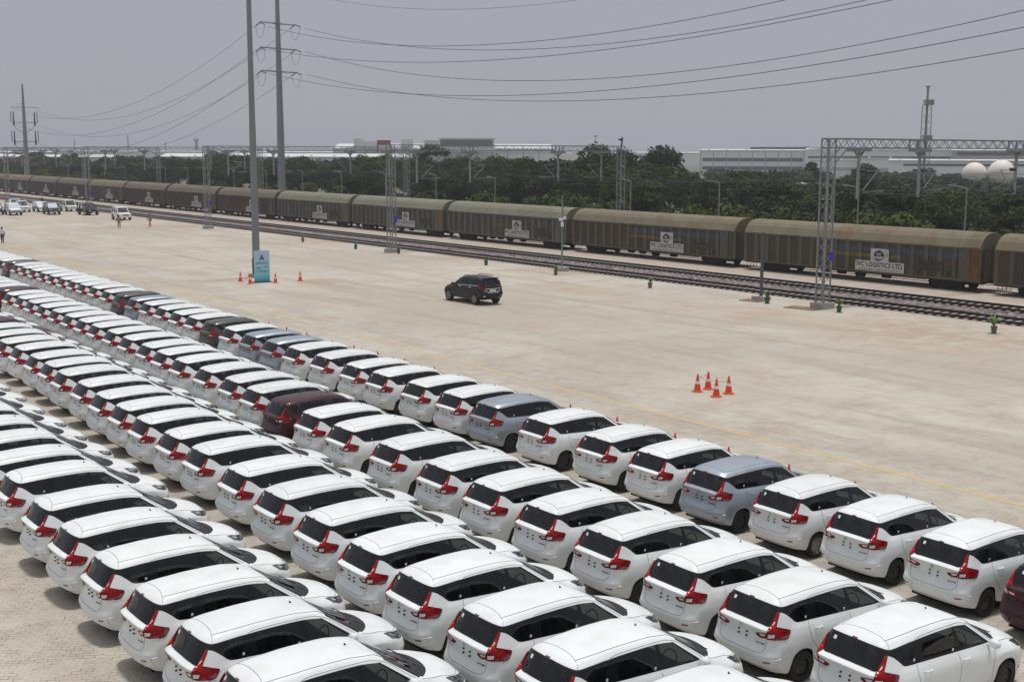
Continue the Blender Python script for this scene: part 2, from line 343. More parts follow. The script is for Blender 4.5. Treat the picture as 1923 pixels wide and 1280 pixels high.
def seat_mesh(mb, x, y, z, w=.48, back=.62, head=True, recl=.22):
    """cushion, backrest and head restraint; the sitter faces +x"""
    mb.box((x, y - w/2, z), (x + .50, y + w/2, z + .14))
    b = [(x + .02, z + .1), (x + .14, z + .1), (x + .14 - recl, z + back), (x + .02 - recl, z + back)]
    vs = [(p[0], y + sy * w/2 * (1 if i < 2 else .85), p[1]) for sy in (-1, 1) for i, p in enumerate(b)]
    mb.add(vs, [(0, 1, 2, 3), (7, 6, 5, 4), (0, 4, 5, 1), (1, 5, 6, 2), (2, 6, 7, 3), (3, 7, 4, 0)])
    if head:
        hx = x + .04 - recl; mb.box((hx - .03, y - .13, z + back + .05), (hx + .07, y + .13, z + back + .23))
        mb.bar((hx + .02, y - .07, z + back - .02), (hx + .02, y - .07, z + back + .08), .015); mb.bar((hx + .02, y + .07, z + back - .02), (hx + .02, y + .07, z + back + .08), .015)
def text_mesh(name, body, size, m, parent, loc, rot, depth=.002, sx=1.0, bold=0.0):
    cu = bpy.data.curves.new(name, 'FONT'); cu.body = body; cu.size = size; cu.extrude = depth; cu.align_x = 'CENTER'; cu.align_y = 'CENTER'
    cu.offset = bold; cu.resolution_u = 3
    t = bpy.data.objects.new(name, cu); COL.objects.link(t)
    dg = bpy.context.evaluated_depsgraph_get(); me = bpy.data.meshes.new_from_object(t.evaluated_get(dg)); bpy.data.objects.remove(t); bpy.data.curves.remove(cu)
    me.name = name; me.materials.clear(); me.materials.append(m)
    if sx != 1.0: me.transform(Matrix.Diagonal((sx, 1, 1, 1)))
    o = bpy.data.objects.new(name, me); COL.objects.link(o); o.parent = parent; o.location = loc; o.rotation_euler = rot; return o
def strokes(name, parent, m, rows, origin, ax, seed, depth=.004):
    """rows of small marks standing for lettering too small to read: rows = (offset along ax, height z, length, stroke height)"""
    rg = random.Random(seed); b = MB(); o = Vector(origin); ax = Vector(ax); nrm = ax.cross(Vector((0, 0, 1)))
    for u0, z, L, h in rows:
        u = u0 - L / 2
        while u < u0 + L / 2:
            w = h * rg.uniform(.3, .75); a = o + ax * u + Vector((0, 0, z)); hh = h * rg.uniform(.75, 1)
            vs = [a, a + ax * w, a + ax * w + Vector((0, 0, hh)), a + Vector((0, 0, hh))]; b.add(vs + [v + nrm * depth for v in vs], [(0, 1, 2, 3), (7, 6, 5, 4), (0, 4, 5, 1), (1, 5, 6, 2), (2, 6, 7, 3), (3, 7, 4, 0)])
            u += w + h * (.18 if rg.random() > .2 else .7)
    return b.build(name, m, parent)
def make_mpv():
    root = empty("parked_car"); S = Shell(grid_surface(RINGS, 4, (2, 5, 6, 7)), 4)
    def cell(i, j): return i // 4, j // 4
    sd = lambda want: (lambda side: want is None or side == want)
    def is_rdoor(i, j): return (12 <= i < 24 and 31 <= j < 40) or (4 <= i < 12 and 36 <= j < 40)
    def is_fdoor(i, j): return 4 <= i < 24 and 40 <= j < 48
    def is_tail(i, j): return (9 <= i < 20 and j < 10) or (20 <= i < 24 and j < 11)
    def is_bonnet(i, j): return 17 <= i < 23 and j >= 57
    def is_cowl(i, j): return (i == 23 and j >= 54) or (i == 24 and j >= 53)
    def is_rb(i, j): return i < 9 and j < 20
    def is_fb(i, j): return (i < 12 and j >= 64) or (12 <= i < 16 and j >= 72)
    def in_glass(i, j): return 24 <= i < 28 and (j < 48 or j >= 52) and not (i == 24 and j >= 53)
    def pane_rear(i, j): return j < 7 and 24 <= i < 28 and not (j == 6 and i in (24, 27))
    def pane_q(i, j): return 23 <= j < 30 and 25 <= i < 28 or (24 <= j < 30 and i == 24)
    def pane_r(i, j): return 35 <= j < 40 and 24 <= i < 28
    def pane_f(i, j): return 41 <= j < 47 and 24 <= i < 28
    def pane_w(i, j): return j >= 53 and 25 <= i < 28
    def pane_any(i, j): return any(f(i, j) for f in (pane_rear, pane_q, pane_r, pane_f, pane_w))
    special = lambda i, j: any(f(i, j) for f in (is_rdoor, is_fdoor, is_tail, is_bonnet, is_cowl, is_rb, is_fb)) or in_glass(i, j)
    body = S.part("body", lambda s, i, j: not special(i, j), M['paint'], root)
    for q in (0, 1):
        for nm, j0, j1 in (("rear_pillar_trim", 0, 30), ("door_pillar_trim", 30, 36), ("centre_pillar_trim", 36, 42), ("front_pillar_trim", 42, 48)):
            S.part(nm, lambda s, i, j: s == q and j0 <= j < j1 and in_glass(i, j) and not pane_any(i, j), M['frit'], root)
        S.part("windscreen_trim", lambda s, i, j: s == q and j >= 48 and in_glass(i, j) and not pane_any(i, j), M['frit'], root)
    tg = S.part("tailgate", lambda s, i, j: is_tail(i, j), M['paint'], root)
    S.part("rear_window", lambda s, i, j: pane_rear(i, j), M['glass_dark'], tg)
    S.part("windscreen", lambda s, i, j: pane_w(i, j), M['windscreen'], root)
    S.part("cowl", lambda s, i, j: is_cowl(i, j), M['blackp'], root)
    S.part("bonnet", lambda s, i, j: is_bonnet(i, j), M['paint'], root)
    S.part("rear_bumper", lambda s, i, j: is_rb(i, j), M['paint'], root)
    S.part("front_bumper", lambda s, i, j: is_fb(i, j), M['paint'], root)
    for q in (0, 1):
        sg = -1 if q == 0 else 1
        rd = S.part("rear_door", lambda s, i, j: s == q and is_rdoor(i, j), M['paint'], root)
        fd = S.part("front_door", lambda s, i, j: s == q and is_fdoor(i, j), M['paint'], root)
        S.part("door_window", lambda s, i, j: s == q and pane_r(i, j), M['glass'], rd)
        S.part("door_window", lambda s, i, j: s == q and pane_f(i, j), M['glass'], fd)
        S.part("quarter_window", lambda s, i, j: s == q and pane_q(i, j), M['glass_dark'], root)
        for dr, x, z in ((rd, 1.26, 1.005), (fd, 2.33, .965)):
            h = MB(); y = .843; h.tube([(x - .10, sg * (y - .02), z), (x - .07, sg * (y + .022), z + .004), (x + .07, sg * (y + .022), z), (x + .10, sg * (y - .02), z - .004)], .016, 6)
            h.build("door_handle", M['paint'], dr, True)
        m = MB()
        m.lathe([(.001, -.105), (.05, -.095), (.078, -.055), (.085, 0), (.075, .05), (.045, .09), (.001, .10)], 14, (3.04, sg * .915, 1.10), 'y')
        m.bar((3.05, sg * .76, 1.035), (3.05, sg * .86, 1.07), .06, .03)
        mir_o = m.build("wing_mirror", M['paint'], root, True, 60)
        g = MB(); g.box((2.957, sg * .915 - .075, 1.06), (2.962, sg * .915 + .075, 1.145)); g.build("mirror_glass", M['chrome'], mir_o)
        Y = lambda pts: [(x, -y * sg, z) for x, y, z in pts]
        v = (.74, -.66 * sg, -.06)
        S.decal("tail_lamp", [Y([(.36,-.612,1.415),(.378,-.628,1.41),(.30,-.66,1.29),(.245,-.695,1.18),(.30,-.725,1.165),(.40,-.76,1.13),(.50,-.793,1.087),(.46,-.808,1.02),(.41,-.818,.975),(.30,-.803,.955),(.17,-.735,.948),(.10,-.61,.943),(.09,-.592,1.0),(.098,-.600,1.09),(.15,-.585,1.13),(.20,-.585,1.165),(.253,-.594,1.24),(.318,-.604,1.34)])], v, M['red'], root, .012)
        le = MB(); S.ribbon(le, Y([(.378,-.632,1.41),(.30,-.664,1.29),(.240,-.700,1.175),(.30,-.73,1.16),(.40,-.765,1.126),(.505,-.796,1.087),(.46,-.812,1.02),(.41,-.822,.968),(.30,-.807,.948)]), .014, .014, 5, False); le.build("lamp_rim", M['frit'], root)
        S.decal("clear_lens", [Y([(.112,-.625,1.045),(.19,-.715,1.045),(.172,-.714,.99),(.112,-.625,.97)])], v, M['lampwhite'], root, .016, .004)
        S.decal("lamp_edge", [Y([(.40,-.76,1.128),(.50,-.793,1.087),(.46,-.808,1.02),(.41,-.818,.975),(.36,-.81,.965),(.40,-.80,1.0),(.43,-.79,1.05),(.44,-.78,1.085)])], v, M['darkred'], root, .015, .004)
        S.decal("lamp_shade", [Y([(.20,-.745,.99),(.33,-.79,1.0),(.43,-.80,1.03),(.41,-.818,.975),(.30,-.803,.957),(.17,-.735,.95)])], v, M['darkred'], root, .0145, .004)
        S.decal("tailgate_lamp", [Y([(.053,-.345,1.0),(.06,-.45,1.033),(.09,-.585,1.058),(.094,-.578,.949),(.069,-.45,.93),(.055,-.37,.96)])], (1, -.25 * sg, 0), M['red'], tg, .012)
        S.decal("clear_lens", [Y([(.06,-.44,1.022),(.08,-.575,1.042),(.08,-.575,.995),(.065,-.48,.975)])], (1, -.25 * sg, 0), M['lampwhite'], tg, .016, .004)
        S.decal("reflector_housing", [Y([(.022,-.47,.558),(.147,-.767,.586),(.193,-.78,.44),(.121,-.60,.385),(.065,-.50,.43)])], (.85, -.5 * sg, 0), M['paint'], root, .016, .02)
        S.decal("bumper_reflector", [Y([(.045,-.575,.527),(.103,-.70,.54),(.105,-.70,.51),(.049,-.58,.50)])], (.85, -.5 * sg, 0), M['darkred'], root, .021, .008)
        tb = MB()
        for ln in ([(.020,-.44,.562),(.06,-.60,.572),(.147,-.768,.592),(.24,-.83,.60)], [(.24,-.80,.44),(.185,-.772,.425),(.125,-.62,.375),(.062,-.50,.415),(.035,-.33,.435),(.03,0,.44)]):
            tb.tube([Vector(S.bvh.find_nearest(Vector(p))[0]) for p in cr(Y(ln), 4)], .013, 6)
        tb.build("bumper_trim", M['paint'], root, True, 70)
        hv = (-.66, -.72 * sg, -.2)
        S.decal("headlamp", [Y([(3.80,-.725,.925),(3.90,-.70,.915),(4.02,-.655,.875),(4.13,-.585,.855),(4.18,-.52,.835),(4.235,-.53,.76),(4.20,-.61,.735),(4.08,-.72,.755),(3.93,-.79,.825)])], hv, M['lampdark'], root, .012)
        S.decal("lamp_reflector", [Y([(3.90,-.735,.895),(4.03,-.70,.845),(4.02,-.71,.82),(3.95,-.76,.845)]), Y([(4.06,-.66,.85),(4.10,-.64,.845),(4.14,-.66,.77),(4.10,-.69,.765)]), Y([(4.15,-.59,.835),(4.185,-.565,.825),(4.205,-.58,.765),(4.18,-.61,.765)])], hv, M['chrome'], root, .018, .006)
        # window stickers
        for x, z, yy in ((.985, 1.225, .728), (2.04, 1.17, .752)):
            h = S.bvh.ray_cast(Vector((x, sg * 2, z)), Vector((0, -sg, 0))); c = h[0]
            st = MB(); st.box((c.x - .022, c.y + sg * .004 - .001, c.z - .03), (c.x + .022, c.y + sg * .004 + .001, c.z + .03)); st.build("sticker", M['sticker'], root)
        st = MB();
    S.decal("window_sticker", [[(.30, .43, 1.465), (.29, .36, 1.465), (.27, .37, 1.40), (.28, .44, 1.40)]], (1, 0, -.3), M['sticker'], root, .004, 0)
    S.decal("brake_light", [[(.31, .055, 1.565), (.31, -.055, 1.565), (.31, -.055, 1.542), (.31, .055, 1.542)]], (1, 0, -.4), M['darkred'], root, .006, .01)
    # grille, lower intake and front plate recess (the front is hardly seen)
    S.decal("grille", [[(4.3, -.48, .80), (4.3, .48, .80), (4.3, .40, .66), (4.3, -.40, .66)]], (-1, 0, 0), M['blackp'], root, .006)
    S.decal("air_intake", [[(4.3, -.42, .50), (4.3, .42, .50), (4.3, .36, .36), (4.3, -.36, .36)]], (-1, 0, 0), M['blackp'], root, .006)
    g = MB()
    for z in (.70, .745): g.tube(cr([(4.24, -.46, z), (4.36, -.25, z), (4.385, 0, z), (4.36, .25, z), (4.24, .46, z)], 4), .010, 5)
    g.build("grille_bar", M['chrome'], root)
    # plate holes, emblem, badges
    d = MB()
    for y, z in ((.085, .95), (.095, .865), (-.115, .95), (-.105, .865)): d.box((.060, y - .013, z - .013), (.092, y + .013, z + .013))
    d.build("plate_socket", M['blackp'], tg)
    e = MB(); w = .0075
    def blade(pts):
        q = [Vector((.024, p[0], 1.063 + p[1])) for p in pts]
        for a, b in zip(q, q[1:]): e.bar(a, b, .008, .008, (1, 0, 0))
    blade([(-.030, .018), (-.003, .036), (.028, .014), (.005, -.002), (-.012, .010)]); blade([(.030, -.018), (.003, -.036), (-.028, -.014), (-.005, .002), (.012, -.010)])
    e.build("emblem", M['chrome'], tg)
    text_mesh("badge", "ERTIGA", .045, M['chrome'], tg, (.066, .49, .905), (R(90), 0, R(-97)), .003, 1.3)
    text_mesh("badge", "SMART HYBRID", .026, M['blackp'], tg, (.070, -.47, .835), (R(90), 0, R(-83)), .003, 1.1, .0008)
    a = MB(); a.add([(2.22, .006, 1.645), (2.22, -.006, 1.645), (2.28, -.006, 1.64), (2.28, .006, 1.64), (2.22, 0, 1.695), (2.23, 0, 1.695)], [(0, 1, 2, 3), (0, 4, 1), (1, 4, 5, 2), (2, 5, 3), (3, 5, 4, 0)])
    a.build("antenna", M['blackp'], root)
    wp = MB(); wp.tube(cr([(.155, .05, 1.19), (.20, -.05, 1.26), (.205, -.28, 1.255)], 4), .009, 5); wp.build("wiper", M['blackp'], tg)
    for y0, y1 in ((.05, .58), (-.50, .02)):
        wp = MB(); wp.tube([(3.52, y0, 1.075), (3.45, y0 + .2, 1.10), (3.40, y1, 1.105)], .009, 5); wp.build("wiper", M['blackp'], root)
    # panel gaps
    r = MB()
    S.ribbon(r, [(.515,-.468,1.59),(.8,-.497,1.61),(1.35,-.51,1.64),(2.0,-.51,1.64),(2.35,-.50,1.60),(2.52,-.47,1.57)], .011)
    S.ribbon(r, [(2.52,-.47,1.57),(2.75,-.515,1.455),(3.0,-.58,1.27),(3.22,-.655,1.10)], .016)
    S.ribbon(r, [(.515,-.466,1.592),(.55,-.35,1.61),(.57,-.15,1.63),(.575,0,1.635)], .007)
    S.ribbon(r, [(.515,-.466,1.592),(.50,-.54,1.56),(.455,-.605,1.497)], .006)
    S.ribbon(r, [(1.10,-.655,1.50),(1.13,-.645,1.55),(1.25,-.63,1.57),(1.5,-.625,1.578),(2.1,-.62,1.575),(2.4,-.60,1.55),(2.7,-.60,1.44),(3.0,-.68,1.22),(3.2,-.735,1.09)], .007)
    S.ribbon(r, [(1.03,-.757,1.147),(1.01,-.82,1.015),(1.05,-.863,.82),(1.17,-.866,.66),(1.27,-.86,.50)], .008)
    S.ribbon(r, [(2.16,-.78,1.08),(2.18,-.853,.87),(2.13,-.862,.56),(2.10,-.84,.36)], .008)
    S.ribbon(r, [(3.10,-.77,1.03),(3.206,-.80,.955),(3.16,-.862,.78),(3.13,-.86,.56),(3.12,-.84,.38)], .008)
    S.ribbon(r, [(1.27,-.85,.40),(2.1,-.842,.36),(3.12,-.842,.36)], .008)
    S.ribbon(r, [(.094,-.583,.94),(.085,-.583,.775),(.050,-.535,.685),(.014,-.36,.648),(.010,-.15,.643),(.010,0,.642)], .007)
    S.ribbon(r, [(3.32,-.72,1.03),(3.55,-.71,.99),(3.72,-.675,.965),(3.86,-.66,.92),(4.05,-.60,.875),(4.17,-.42,.865),(4.21,-.2,.87),(4.22,0,.875)], .008)
    r.build("panel_gap", M['blackp'], body)
    # wheels, arches, underside
    for x in (.84, 3.58):
        for sg in (-1, 1): wheel(root, x, sg * .755, .31, .19, sg, .20, M['steel'])
    u = MB()
    u.box((.22, -.62, .24), (4.2, .62, .50)); u.box((1.25, -.78, .24), (3.17, .78, .46)); u.box((.30, -.74, .46), (.42, .74, .60))
    for x in (.84, 3.58):
        for sg in (-1, 1):
            pr = [(x + .395 * math.cos(R(a)), .31 + .395 * math.sin(R(a))) for a in range(12, 169, 12)]
            vs = [(p[0], sg * y, p[1]) for y in (.60, .845) for p in pr]; n = len(pr)
            u.add(vs, [(k, k + 1, n + k + 1, n + k) for k in range(n - 1)] + [tuple(range(n))])
    u.build("underbody", M['dark'], root)
    s = MB(); s.box((.42, -.70, .50), (3.2, .70, .53)); 
    dsh = MB(); dsh.box((2.80, -.68, .80), (3.40, .68, 1.02)); dsh.build("dashboard", M['seat_light'], root)
    s.build("cabin_floor", M['dark'], root)
    for y in (-.36, .36):
        s = MB(); seat_mesh(s, 2.02, y, .62); s.build("front_seat", M['seat'], root)
    s = MB(); seat_mesh(s, 1.30, -.34, .62, .6); seat_mesh(s, 1.30, .34, .62, .6); s.build("rear_seat", M['seat'], root)
    s = MB(); seat_mesh(s, .68, -.28, .66, .5, .58); seat_mesh(s, .68, .28, .66, .5, .58); s.build("third_row_seat", M['seat'], root)
    s = MB(); s.tube([(2.72 + .07 * math.sin(a / 12 * 2 * math.pi), -.36 + .18 * math.cos(a / 12 * 2 * math.pi), 1.03 + .17 * math.sin(a / 12 * 2 * math.pi)) for a in range(13)], .014, 5); s.build("steering_wheel", M['dark'], root)
    tag(root, cat="car"); return root
def paint(o, col):
    o.color = col
    for ch in KIDS.get(o.name, ()): paint(ch, col)
# ------------------------------------------------------------------ ground materials
def nodes(name):
    m = bpy.data.materials.new(name); m.use_nodes = True; nt = m.node_tree
    return m, nt.nodes, nt.links, nt.nodes['Principled BSDF']
def paving_mat():
    m, n, l, p = nodes("interlocking_paving"); p.inputs['Roughness'].default_value = .9; p.inputs['Specular IOR Level'].default_value = .25
    g = n.new('ShaderNodeNewGeometry'); mp = n.new('ShaderNodeMapping'); mp.inputs['Rotation'].default_value = (0, 0, R(31)); l.new(g.outputs['Position'], mp.inputs[0])
    w = n.new('ShaderNodeTexNoise'); w.inputs['Scale'].default_value = 4.5; w.inputs['Detail'].default_value = 1
    l.new(g.outputs['Position'], w.inputs['Vector'])
    sc_ = n.new('ShaderNodeVectorMath'); sc_.operation = 'MULTIPLY_ADD'; sc_.inputs[1].default_value = (.13, .13, 0); l.new(w.outputs['Color'], sc_.inputs[0]); l.new(mp.outputs[0], sc_.inputs[2])
    b = n.new('ShaderNodeTexBrick'); b.inputs['Scale'].default_value = 1.0; b.inputs['Mortar Size'].default_value = .009; b.inputs['Mortar Smooth'].default_value = .4
    b.inputs['Brick Width'].default_value = .25; b.inputs['Row Height'].default_value = .125; b.offset = .5
    b.inputs['Color1'].default_value = (1, 1, 1, 1); b.inputs['Color2'].default_value = (.84, .84, .84, 1); b.inputs['Mortar'].default_value = (.42, .38, .34, 1)
    l.new(sc_.outputs[0], b.inputs['Vector'])
    def noise(scale, detail, lo, hi, rough=.6, src=None):
        t = n.new('ShaderNodeTexNoise'); t.inputs['Scale'].default_value = scale; t.inputs['Detail'].default_value = detail; t.inputs['Roughness'].default_value = rough
        l.new(src or g.outputs['Position'], t.inputs['Vector']); r = n.new('ShaderNodeMapRange'); r.inputs[1].default_value = lo; r.inputs[2].default_value = hi; r.interpolation_type = 'SMOOTHSTEP'
        l.new(t.outputs[0], r.inputs[0]); return r.outputs[0]
    def mix(f, a, c, mode='MIX'):
        x = n.new('ShaderNodeMix'); x.data_type = 'RGBA'; x.blend_type = mode; x.clamp_factor = True
        if isinstance(f, float): x.inputs[0].default_value = f
        else: l.new(f, x.inputs[0])
        for k, v in ((6, a), (7, c)):
            if isinstance(v, tuple): x.inputs[k].default_value = (*v, 1)
            else: l.new(v, x.inputs[k])
        return x.outputs[2]
    base = mix(noise(.055, 5, .35, .65), (.430, .390, .332), (.510, .478, .412))
    base = mix(noise(.35, 6, .42, .72, .7), base, (.41, .345, .28))
    # stretched sweep marks and soil tracked along the yard
    ms = n.new('ShaderNodeMapping'); ms.inputs['Scale'].default_value = (1.0, .12, 1); ms.inputs['Rotation'].default_value = (0, 0, R(-24)); l.new(g.outputs['Position'], ms.inputs[0])
    base = mix(noise(.5, 7, .46, .72, .65, ms.outputs[0]), base, (.375, .33, .28))
    base = mix(noise(.9, 7, .66, .80, .6, ms.outputs[0]), base, (.27, .235, .20))
    # red soil: near the rails and around the lamp pole
    sx = n.new('ShaderNodeSeparateXYZ'); l.new(g.outputs['Position'], sx.inputs[0])
    band = n.new('ShaderNodeMapRange'); band.inputs[1].default_value = 50; band.inputs[2].default_value = 63; band.interpolation_type = 'SMOOTHSTEP'; l.new(sx.outputs[0], band.inputs[0])
    soil = noise(.10, 5, .50, .68, .6); mu = n.new('ShaderNodeMath'); mu.operation = 'MULTIPLY'; l.new(band.outputs[0], mu.inputs[0]); l.new(soil, mu.inputs[1])
    mu2 = n.new('ShaderNodeMath'); mu2.operation = 'MULTIPLY'; l.new(mu.outputs[0], mu2.inputs[0]); mu2.inputs[1].default_value = .75
    base = mix(mu2.outputs[0], base, (.43, .30, .20))
    for cx, cy, rad, amt in ((43.4, 84.4, 2.6, .7), (41.2, 90.0, 2.0, .4), (64, 80, 5, .6), (58, 40, 9, .45), (57, 160, 9, .5), (60, 122, 5, .3)):
        d = n.new('ShaderNodeVectorMath'); d.operation = 'DISTANCE'; l.new(g.outputs['Position'], d.inputs[0]); d.inputs[1].default_value = (cx, cy, 0)
        r = n.new('ShaderNodeMapRange'); r.inputs[1].default_value = rad; r.inputs[2].default_value = rad * .35; r.inputs[3].default_value = 0; r.inputs[4].default_value = amt; r.interpolation_type = 'SMOOTHSTEP'
        l.new(d.outputs['Value'], r.inputs[0]); q = n.new('ShaderNodeMath'); q.operation = 'MULTIPLY'; l.new(r.outputs[0], q.inputs[0]); l.new(noise(.9, 5, .35, .6), q.inputs[1])
        base = mix(q.outputs[0], base, (.38, .25, .17))
    brk = mix(noise(1.7, 3, .38, .62), (1, 1, 1), b.outputs['Color'])
    brk = mix(.25, brk, b.outputs['Color'])
    sandy = n.new('ShaderNodeMapRange'); sandy.inputs[1].default_value = 26; sandy.inputs[2].default_value = 40; sandy.inputs[3].default_value = 0; sandy.inputs[4].default_value = .65; l.new(sx.outputs[0], sandy.inputs[0])
    brk = mix(sandy.outputs[0], brk, (.97, .96, .95))
    base = mix(1.0, base, brk, 'MULTIPLY')
    grit = noise(22, 3, .3, .7); gm = mix(grit, (.90, .90, .90), (1.06, 1.06, 1.06)); base = mix(1.0, base, gm, 'MULTIPLY')
    l.new(base, p.inputs['Base Color'])
    bp = n.new('ShaderNodeBump'); bp.inputs['Strength'].default_value = .35; bp.inputs['Distance'].default_value = .01; l.new(b.outputs['Fac'], bp.inputs['Height']); bp.invert = True
    l.new(bp.outputs[0], p.inputs['Normal']); return m
def stone_mat(name, cols, scale=14):
    m, n, l, p = nodes(name); p.inputs['Roughness'].default_value = .95
    g = n.new('ShaderNodeNewGeometry'); v = n.new('ShaderNodeTexVoronoi'); v.inputs['Scale'].default_value = scale; l.new(g.outputs['Position'], v.inputs['Vector'])
    sp = n.new('ShaderNodeSeparateColor'); l.new(v.outputs['Color'], sp.inputs[0])
    cr_ = n.new('ShaderNodeValToRGB'); cr_.color_ramp.interpolation = 'CONSTANT'
    for i, c in enumerate(cols):
        e = cr_.color_ramp.elements[i] if i < 2 else cr_.color_ramp.elements.new(i / len(cols)); e.position = i / len(cols); e.color = (*c, 1)
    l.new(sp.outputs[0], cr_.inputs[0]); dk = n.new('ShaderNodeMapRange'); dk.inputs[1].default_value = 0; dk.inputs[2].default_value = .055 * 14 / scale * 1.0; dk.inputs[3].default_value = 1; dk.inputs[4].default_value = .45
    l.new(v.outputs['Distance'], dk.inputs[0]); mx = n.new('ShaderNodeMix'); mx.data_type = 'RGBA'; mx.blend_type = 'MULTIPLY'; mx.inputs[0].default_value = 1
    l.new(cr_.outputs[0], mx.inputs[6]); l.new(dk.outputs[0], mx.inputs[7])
    t = n.new('ShaderNodeTexNoise'); t.inputs['Scale'].default_value = .25; t.inputs['Detail'].default_value = 4; l.new(g.outputs['Position'], t.inputs['Vector'])
    rr = n.new('ShaderNodeMapRange'); rr.inputs[1].default_value = .45; rr.inputs[2].default_value = .65; rr.inputs[3].default_value = 0; rr.inputs[4].default_value = .3; l.new(t.outputs[0], rr.inputs[0])
    m2 = n.new('ShaderNodeMix'); m2.data_type = 'RGBA'; l.new(rr.outputs[0], m2.inputs[0]); l.new(mx.outputs[2], m2.inputs[6]); m2.inputs[7].default_value = (.30, .17, .18, 1)
    l.new(m2.outputs[2], p.inputs['Base Color'])
    b = n.new('ShaderNodeBump'); b.inputs['Strength'].default_value = 1; b.inputs['Distance'].default_value = .05; l.new(v.outputs['Distance'], b.inputs['Height']); l.new(b.outputs[0], p.inputs['Normal']); return m
M['paving'] = paving_mat()
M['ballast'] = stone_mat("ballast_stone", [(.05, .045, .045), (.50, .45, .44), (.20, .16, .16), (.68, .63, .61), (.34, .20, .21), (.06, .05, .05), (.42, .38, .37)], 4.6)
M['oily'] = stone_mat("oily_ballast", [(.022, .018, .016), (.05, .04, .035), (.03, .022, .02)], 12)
M['earth'] = mat("dry_earth", (.16, .13, .08), .95, nz=(.3, .5, (.07, .10, .04)))
M['strip'] = mat("concrete_strip", (.43, .37, .31), .9, nz=(.8, .2, (.34, .28, .22)))
M['stripedge'] = mat("pale_concrete", (.56, .53, .50), .9, nz=(3, .2))
M['concrete'] = mat("concrete", (.40, .38, .35), .9, nz=(4, .3))
M['rail'] = mat("rusty_rail", (.045, .030, .024), .6, metal=.4)
M['yellow'] = None
def yellow_mat():
    m, n, l, p = nodes("worn_yellow_paint"); g = n.new('ShaderNodeNewGeometry'); t = n.new('ShaderNodeTexNoise'); t.inputs['Scale'].default_value = 2.5; t.inputs['Detail'].default_value = 8; t.inputs['Roughness'].default_value = .75
    l.new(g.outputs['Position'], t.inputs['Vector']); r = n.new('ShaderNodeMapRange'); r.inputs[1].default_value = .46; r.inputs[2].default_value = .66; l.new(t.outputs[0], r.inputs[0])
    x = n.new('ShaderNodeMix'); x.data_type = 'RGBA'; x.inputs[6].default_value = (.58, .38, .10, 1); x.inputs[7].default_value = (.50, .42, .31, 1); l.new(r.outputs[0], x.inputs[0]); l.new(x.outputs[2], p.inputs['Base Color']); p.inputs['Roughness'].default_value = .8; return m
M['yellow'] = yellow_mat()
def sheet(name, x0, x1, y0, y1, z, m):
    b = MB(); b.add([(x0, y0, z), (x1, y0, z), (x1, y1, z), (x0, y1, z)], [(0, 1, 2, 3)]); o = b.build(name, m); tag(o, kind='structure'); return o
sheet("ground", -3000, 6000, -3000, 7000, -.02, M['earth'])
sheet("paved_yard", -60, 64.9, -80, 420, 0, M['paving'])
sheet("track_bed", 64.9, 73.25, -80, 900, -.012, M['ballast'])
sheet("paved_strip", 73.25, 92, -80, 900, -.004, M['strip'])
sheet("strip_edge", 73.25, 74.1, -80, 900, .0, M['stripedge'])
sheet("far_yard", -60, 64.9, 420, 900, -.01, M['earth'])
def yline():
    b = MB(); P = [(-40, 31.0), (18, 31.5), (37, 31.75), (63, 32.3), (80, 32.66), (140, 33.8), (260, 35.9)]
    for (t0, s0), (t1, s1) in zip(P, P[1:]): b.add([(s0 - .065, t0, .004), (s0 + .065, t0, .004), (s1 + .065, t1, .004), (s1 - .065, t1, .004)], [(0, 1, 2, 3)])
    tag(b.build("painted_line", M['yellow']), kind='structure')
yline()
def tracks():
    rails = MB(); slp = MB(); bed = MB()
    for c in (66.12, 71.55):
        for sg in (-1, 1): rails.box((c + sg * .87 - .036, -60, .10), (c + sg * .87 + .036, 620, .20)); rails.box((c + sg * .87 - .07, -60, .03), (c + sg * .87 + .07, 620, .10))
        t = -20
        while t < 330: slp.box((c - 1.2, t, -.01), (c + 1.2, t + .24, .045)); t += .62
        for a, b_ in ((-1.02, -.70), (-.55, .55), (.70, 1.45)): bed.add([(c + a, -60, .002), (c + b_, -60, .002), (c + b_, 620, .002), (c + a, 620, .002)], [(0, 1, 2, 3)])
    c = 79.6
    for sg in (-1, 1): rails.box((c + sg * .87 - .036, -60, -.01), (c + sg * .87 + .036, 620, .05))
    for c2 in (84.6, 89): 
        for sg in (-1, 1): rails.box((c2 + sg * .87 - .036, -60, -.01), (c2 + sg * .87 + .036, 620, .05))
    o = rails.build("rails", M['rail']); tag(o, kind='structure'); o = slp.build("sleepers", M['concrete']); tag(o, kind='structure'); o = bed.build("oily_bed", M['oily']); tag(o, kind='structure')
tracks()
